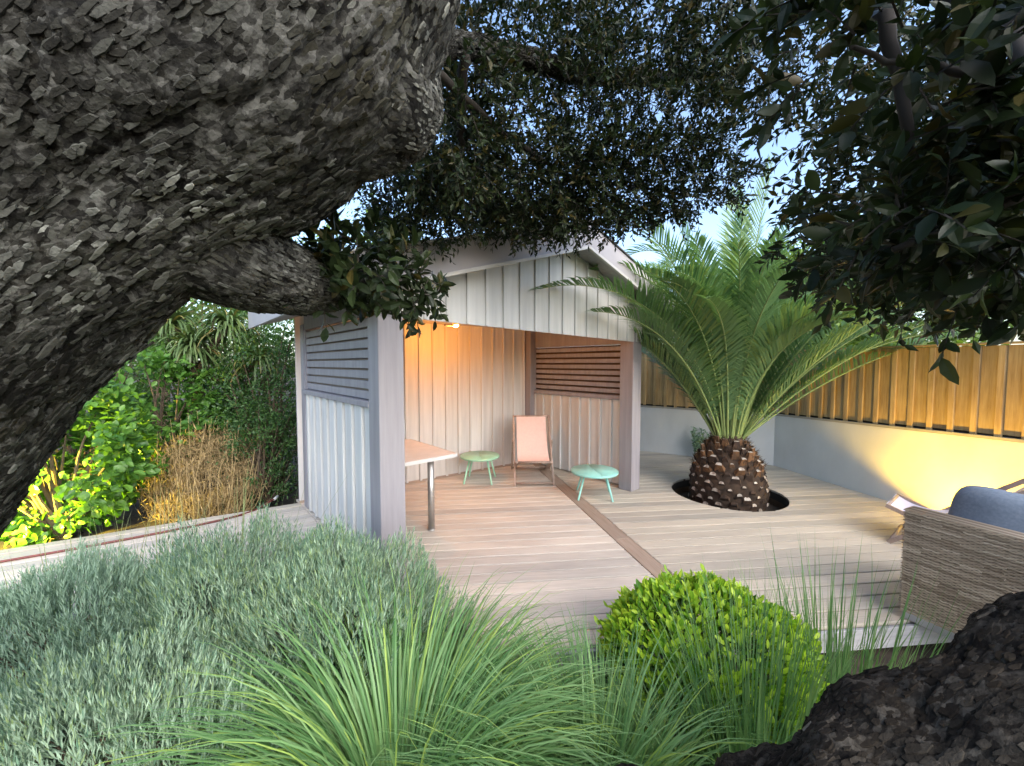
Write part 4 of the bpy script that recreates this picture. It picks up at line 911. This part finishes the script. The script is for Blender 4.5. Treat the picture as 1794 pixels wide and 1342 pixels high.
def bark_tube(path, radii, n_, k, cell, depth, seed, lump, mat, name, parent, knots=(), flake=None):
    Q = spline(np.c_[path, radii], n_); P, rr = Q[:, :3], Q[:, 3]; T, Nn, B = tube_frame(P)
    a = np.arange(k) * 2 * np.pi / k
    away = P[n_ // 2] - CAM; a0 = math.atan2(away @ B[n_ // 2], away @ Nn[n_ // 2])      # seam on the far side
    ad = a + a0
    dirs = np.cos(ad)[None, :, None] * Nn[:, None] + np.sin(ad)[None, :, None] * B[:, None]
    base = P[:, None] + rr[:, None, None] * dirs
    s = np.concatenate([[0], np.cumsum(np.linalg.norm(np.diff(P, axis=0), axis=1))])
    wob = lownoise(base, 9., seed + 1); wob2 = lownoise(base, 23., seed + 2)
    ncell = max(8, int(round(2 * np.pi * rr.mean() / cell)))
    U = np.broadcast_to((s / (cell * 1.35))[:, None], (n_, k)) + .35 * wob + .12 * wob2
    Vv = np.broadcast_to((a / (2 * np.pi) * ncell)[None], (n_, k)) + .3 * wob2 + .2 * wob
    e_, val, tx, ty = bark_cells(U, Vv + 20, seed)
    e2_, val2, _, _ = bark_cells(U * 2.3 + 7, Vv * 2.1 + 11, seed + 5)
    plate = np.clip(e_ * 7.5, 0, 1) ** .7
    sub = np.clip(e2_ * 9, 0, 1) ** .7
    Q3 = np.stack([U * .16, Vv * .42, np.zeros_like(U)], -1)
    fiss = np.clip(2.2 * np.abs(lownoise(Q3, 1.6, seed + 8, 3)), 0, 1) ** .6      # long fissures that follow the limb
    h = depth * (plate * ((.30 + .7 * val) * (.7 + .3 * sub) + .35 * (val2 - .5) + 1.0 * (tx * .55 + ty * (val - .5)))) * (.45 + .55 * fiss) + depth * 1.6 * (fiss - .6) + depth * .12 * lownoise(base, 120., seed + 9, 3)
    disp = h + lump * lownoise(base, 5., seed + 3) + lump * .45 * lownoise(base, 13., seed + 4)
    for (kp, kr, kh) in knots:
        dist = np.linalg.norm(base - np.array(kp), axis=-1) / kr
        disp += kh * (np.exp(-((dist - 1) / .22) ** 2) - .8 * np.exp(-(dist / .35) ** 2))
    V = (base + disp[..., None] * dirs).reshape(-1, 3)
    i = (np.arange(n_ - 1)[:, None] * k); j = np.arange(k)[None]; j2 = (j + 1) % k
    F = np.stack([i + j, i + j2, i + k + j2, i + k + j], -1).reshape(-1, 4)
    tint = np.clip(plate * (.2 + .55 * val ** 1.6 + .45 * (val2 - .45)) * (.75 + .25 * sub) * (.25 + .75 * fiss) + .04, 0, 1)
    o = fobj(name, V, [F], mat, parent, True, tint.ravel())
    if flake:
        fu, fv, fmat, fskip = flake
        # bark plates: one angular tile per cell of a jittered grid that wraps the limb
        nu_ = int(s[-1] / fu); nv_ = int(round(2 * np.pi * rr.max() / fv)); gi, gj = np.meshgrid(np.arange(nu_), np.arange(nv_), indexing='ij'); gi, gj = gi.ravel(), gj.ravel()
        r_ = np.random.default_rng(seed + 77); m_ = len(gi)
        su = (gi + .5 + r_.uniform(-.38, .38, m_) + .5 * (gj % 2)) * fu; fi = np.clip(np.interp(su, s, np.arange(n_)), 0, n_ - 1.001); av = ((gj + .5 + r_.uniform(-.36, .36, m_)) / nv_) % 1. * k
        ii = fi.astype(int); jj = av.astype(int) % k
        keep = (r_.random(m_) > fskip) & (fiss[ii, jj] > .30) & (rr[ii] > .06) & (((CAM - base[ii, jj]) * dirs[ii, jj]).sum(1) > -.25); ii, jj = ii[keep], jj[keep]; m_ = len(ii)
        VV = V.reshape(n_, k, 3); C = VV[ii, jj]
        Nl = nrm(np.cross(VV[np.minimum(ii + 6, n_ - 1), jj] - VV[np.maximum(ii - 6, 0), jj], VV[ii, (jj + 6) % k] - VV[ii, jj - 6])); Nl *= np.sign((Nl * dirs[ii, jj]).sum(1))[:, None]
        Nl = nrm(Nl * .75 + dirs[ii, jj] * .20 + r_.normal(0, .035, (m_, 3))); tg = nrm(T[ii] + r_.normal(0, .10, (m_, 3))); X = nrm(np.cross(tg, Nl)); Y = np.cross(Nl, X)
        c7 = 6; loc_rad = np.maximum(rr[ii] / rr.max(), .45)
        hu = fu * r_.uniform(.40, .85, m_); hv = fv * r_.uniform(.38, .70, m_) * loc_rad; big_ = r_.random(m_) < .12; hu = np.where(big_, hu * 1.5, hu); hv = np.where(big_, hv * 1.35, hv)
        an = (np.arange(c7) / c7 * 2 * np.pi)[None] + r_.uniform(-.33, .33, (m_, c7)); ca, sa_ = np.cos(an), np.sin(an)
        q = (np.abs(ca) ** 3.5 + np.abs(sa_) ** 3.5) ** (-1 / 3.5) * r_.uniform(.78, 1.12, (m_, c7))
        px_, py_ = ca * q * hv[:, None], sa_ * q * hu[:, None]; th_ = fv * r_.uniform(.0, .075, m_)[:, None]
        curl = (.05 + r_.normal(0, .05, m_))[:, None] * py_ + r_.normal(0, .05, m_)[:, None] * px_ + r_.normal(0, .014, (m_, c7)) * fv
        def ring(sc, z): return C[:, None] + X[:, None] * (px_ * sc)[..., None] + Y[:, None] * (py_ * sc)[..., None] + Nl[:, None] * z[..., None]
        r0, r1 = ring(1.04, -.30 * fv + curl * .4), ring(.95, th_ * .9 + curl)
        top = (C + Nl * (th_[:, 0] * 1.0)[:, None])[:, None]
        FV = np.concatenate([r0, r1, top], 1).reshape(-1, 3); n22 = c7 * 2 + 1; ob = (np.arange(m_) * n22)[:, None, None]; a_ = np.arange(c7); b_ = (a_ + 1) % c7
        Q = np.stack([a_, b_, b_ + c7, a_ + c7], -1); Tt = np.stack([a_ + c7, b_ + c7, np.full(c7, 2 * c7)], -1)
        big2 = .5 + .5 * lownoise(C, 7., seed + 50, 3)
        tn = np.clip(r_.random(m_) ** 1.3 * .46 + .52 * np.clip(big2, 0, 1) * (.55 + .45 * fiss[ii, jj]) + .16 * (r_.random(m_) < .08) - .05, 0, .995)
        fo = fobj('bark_plates', FV, [(Q[None] + ob).reshape(-1, 4), (Tt[None] + ob).reshape(-1, 3)], fmat, o, False, np.repeat(tn, n22)); tag(fo, kind='stuff')
    at = o.data.attributes.new('bk', 'FLOAT_VECTOR', 'POINT'); at.data.foreach_set('vector', np.stack([U, Vv, U * 0], -1).astype(np.float32).ravel())
    return o
oak = empty('oak_tree', (-2.0, .85, -.17)); tag(oak, 'huge leaning holm oak with grey plated bark filling the upper left', 'tree')
inv = Matrix.Translation((2.0, -.85, .17))
trunk_path = [(-2.35, .80, -.3), (-2.02, .80, .64), (-1.56, .82, 1.40), (-1.27, .85, 1.82), (-.90, .88, 2.20), (-.60, .92, 2.45), (-.47, .95, 2.76), (-.45, 1.0, 3.22), (-.48, 1.1, 4.03)]
tr = bark_tube(trunk_path, [.36, .31, .305, .315, .328, .362, .378, .37, .34], 400, 230, .019, .009, 11, .014, M['bark'], 'trunk', oak, flake=(.026, .0115, M['flake'], .04)); tr.matrix_local = inv
lb = bark_tube([(-.58, .92, 2.46), (-.42, 1.02, 2.40), (-.37, 1.32, 2.55), (-.40, 1.75, 3.0), (-.2, 2.2, 3.4), (.67, 3.0, 3.8), (1.68, 3.4, 4.1)], [.30, .215, .13, .075, .055, .04, .02], 300, 120, .019, .007, 21, .01, M['bark'], 'limb', oak, flake=(.020, .012, M['flake'], .05)); lb.matrix_local = inv
sb = bark_tube([(-.80, .9, 2.06), (-.70, 1.03, 1.97), (-.62, 1.25, 1.95), (-.54, 1.6, 2.03)], [.17, .115, .07, .02], 120, 70, .02, .006, 31, .010, M['bark'], 'limb', oak, flake=(.020, .012, M['flake'], .05)); sb.matrix_local = inv
limbs = []
def limb(pts, r0, r1, n_=24, k=8):
    P = spline(pts, n_); P = P + rng.normal(0, .008, P.shape); V, Fs = tube(P, np.linspace(r0, r1, n_), k); o = fobj('branch', V, Fs, M['twig'], oak, True); o.matrix_local = inv; limbs.append(P); return o
limb([(-.46, 1.0, 3.3), (.1, 1.5, 3.7), (.9, 1.9, 3.9), (1.9, 2.2, 3.8)], .12, .03)
limb([(-.40, 1.75, 3.0), (.0, 2.6, 3.15), (.5, 3.0, 3.05), (1.0, 3.2, 3.1), (1.6, 3.3, 3.05)], .022, .006)
limb([(-.25, 2.1, 3.3), (-.35, 2.5, 3.0), (-.7, 2.8, 2.8)], .03, .008)
limb([(.9, 1.9, 3.9), (1.0, 1.4, 3.2), (1.0, 1.1, 2.6), (1.05, 1.05, 2.2)], .035, .010)
limb([(1.9, 2.2, 3.8), (1.7, 1.5, 3.0), (1.5, 1.15, 2.5), (1.3, 1.0, 2.15), (1.0, 1.05, 2.0)], .04, .008)
limb([(1.5, 1.15, 2.5), (1.2, 1.0, 2.4), (.85, 1.05, 2.5)], .02, .005)
limb([(-.62, 1.3, 1.97), (-.5, 1.3, 1.99), (-.36, 1.3, 1.97)], .014, .004)
LP = np.concatenate(limbs)
def sprays(regions, leaf_s, per, spl, tplx, name, single, twig_r=.0018):
    """regions: (centre, radii, number of sprays); each spray is a twig carrying leaves"""
    C = []; 
    for c, r, n_ in regions: p, _ = ellipsoid(n_, c, r); C.append(p)
    C = np.concatenate(C); n_ = len(C)
    d2 = ((C[:, None] - LP[None, ::3]) ** 2).sum(-1); near = LP[::3][d2.argmin(1)]
    ax = nrm(nrm(C - near) * .9 + rng.normal(0, .55, (n_, 3)) + [0, 0, -.15]); L = spl * rng.uniform(.6, 1.15, n_)
    tw = MB(); m = 4; s = np.linspace(0, 1, m)
    Pt = C[:, None] + ax[:, None] * (L[:, None] * s[None])[..., None]; Pt[:, :, 2] -= (s ** 2)[None] * L[:, None] * .15
    k = 3; a = np.arange(k) * 2.094; hx = nrm(np.cross(ax, rdir(n_))); hy = np.cross(ax, hx)
    V = (Pt[:, :, None] + twig_r * np.linspace(1.3, .5, m)[None, :, None, None] * (np.cos(a)[None, None, :, None] * hx[:, None, None] + np.sin(a)[None, None, :, None] * hy[:, None, None])).reshape(-1, 3)
    i = (np.arange(n_)[:, None, None] * m * k + np.arange(m - 1)[None, :, None] * k); j = np.arange(k)[None, None]; F = np.stack(np.broadcast_arrays(i + j, i + (j + 1) % k, i + k + (j + 1) % k, i + k + j), -1).reshape(-1, 4)
    o = fobj('twigs', V, [F], M['twig'], oak); o.matrix_local = inv; tag(o, kind='stuff')
    P = []; D = []; Nn = []
    for q in range(per):
        f = (q + .7) / per; p = C + ax * (L * f)[:, None]; p[:, 2] -= f * f * L * .15
        ang = q * 2.4 + rng.uniform(0, 1, n_); perp = hx * np.cos(ang)[:, None] + hy * np.sin(ang)[:, None]
        P.append(p); D.append(nrm(ax * (.5 + .5 * f) + perp * .9 + rng.normal(0, .2, (n_, 3)))); Nn.append(nrm(perp * -.4 + ax * .5 + [0, 0, .7] + rng.normal(0, .4, (n_, 3))))
    P, D, Nn = map(np.concatenate, (P, D, Nn)); off = np.array([-2.0, .85, -.17]); s_ = rng.uniform(leaf_s * .65, leaf_s * 1.2, len(P))
    global CAM; keep = CAM; CAM = keep - off
    leaves(name, tplx, P - off, D, Nn, s_, M['oakleaf'], oak, single); CAM = keep
# airy crown behind the trunk
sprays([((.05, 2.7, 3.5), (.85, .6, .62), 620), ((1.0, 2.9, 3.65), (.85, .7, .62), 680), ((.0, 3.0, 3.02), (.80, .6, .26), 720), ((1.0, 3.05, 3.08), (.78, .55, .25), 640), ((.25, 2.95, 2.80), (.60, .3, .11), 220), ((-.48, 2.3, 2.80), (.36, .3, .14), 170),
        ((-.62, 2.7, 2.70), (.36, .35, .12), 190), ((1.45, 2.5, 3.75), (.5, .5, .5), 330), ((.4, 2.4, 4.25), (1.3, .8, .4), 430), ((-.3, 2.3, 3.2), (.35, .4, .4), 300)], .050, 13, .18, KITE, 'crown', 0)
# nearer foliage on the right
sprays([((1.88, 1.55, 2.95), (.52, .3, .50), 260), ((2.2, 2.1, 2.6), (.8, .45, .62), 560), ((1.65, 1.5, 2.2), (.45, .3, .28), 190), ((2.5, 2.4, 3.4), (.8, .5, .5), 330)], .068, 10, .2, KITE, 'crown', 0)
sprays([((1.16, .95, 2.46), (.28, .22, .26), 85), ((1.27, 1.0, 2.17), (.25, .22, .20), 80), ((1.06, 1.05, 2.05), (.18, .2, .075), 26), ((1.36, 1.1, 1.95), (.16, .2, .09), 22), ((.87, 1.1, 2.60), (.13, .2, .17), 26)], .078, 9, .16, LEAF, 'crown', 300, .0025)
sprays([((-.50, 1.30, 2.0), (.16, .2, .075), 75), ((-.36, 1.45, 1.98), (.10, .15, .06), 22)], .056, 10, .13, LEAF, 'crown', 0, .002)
# dark gnarled trunk low on the right
gt = empty('gnarled_trunk', (.5, .8, -.17)); tag(gt, 'black gnarled tree trunk close up in the bottom right corner', 'tree trunk')
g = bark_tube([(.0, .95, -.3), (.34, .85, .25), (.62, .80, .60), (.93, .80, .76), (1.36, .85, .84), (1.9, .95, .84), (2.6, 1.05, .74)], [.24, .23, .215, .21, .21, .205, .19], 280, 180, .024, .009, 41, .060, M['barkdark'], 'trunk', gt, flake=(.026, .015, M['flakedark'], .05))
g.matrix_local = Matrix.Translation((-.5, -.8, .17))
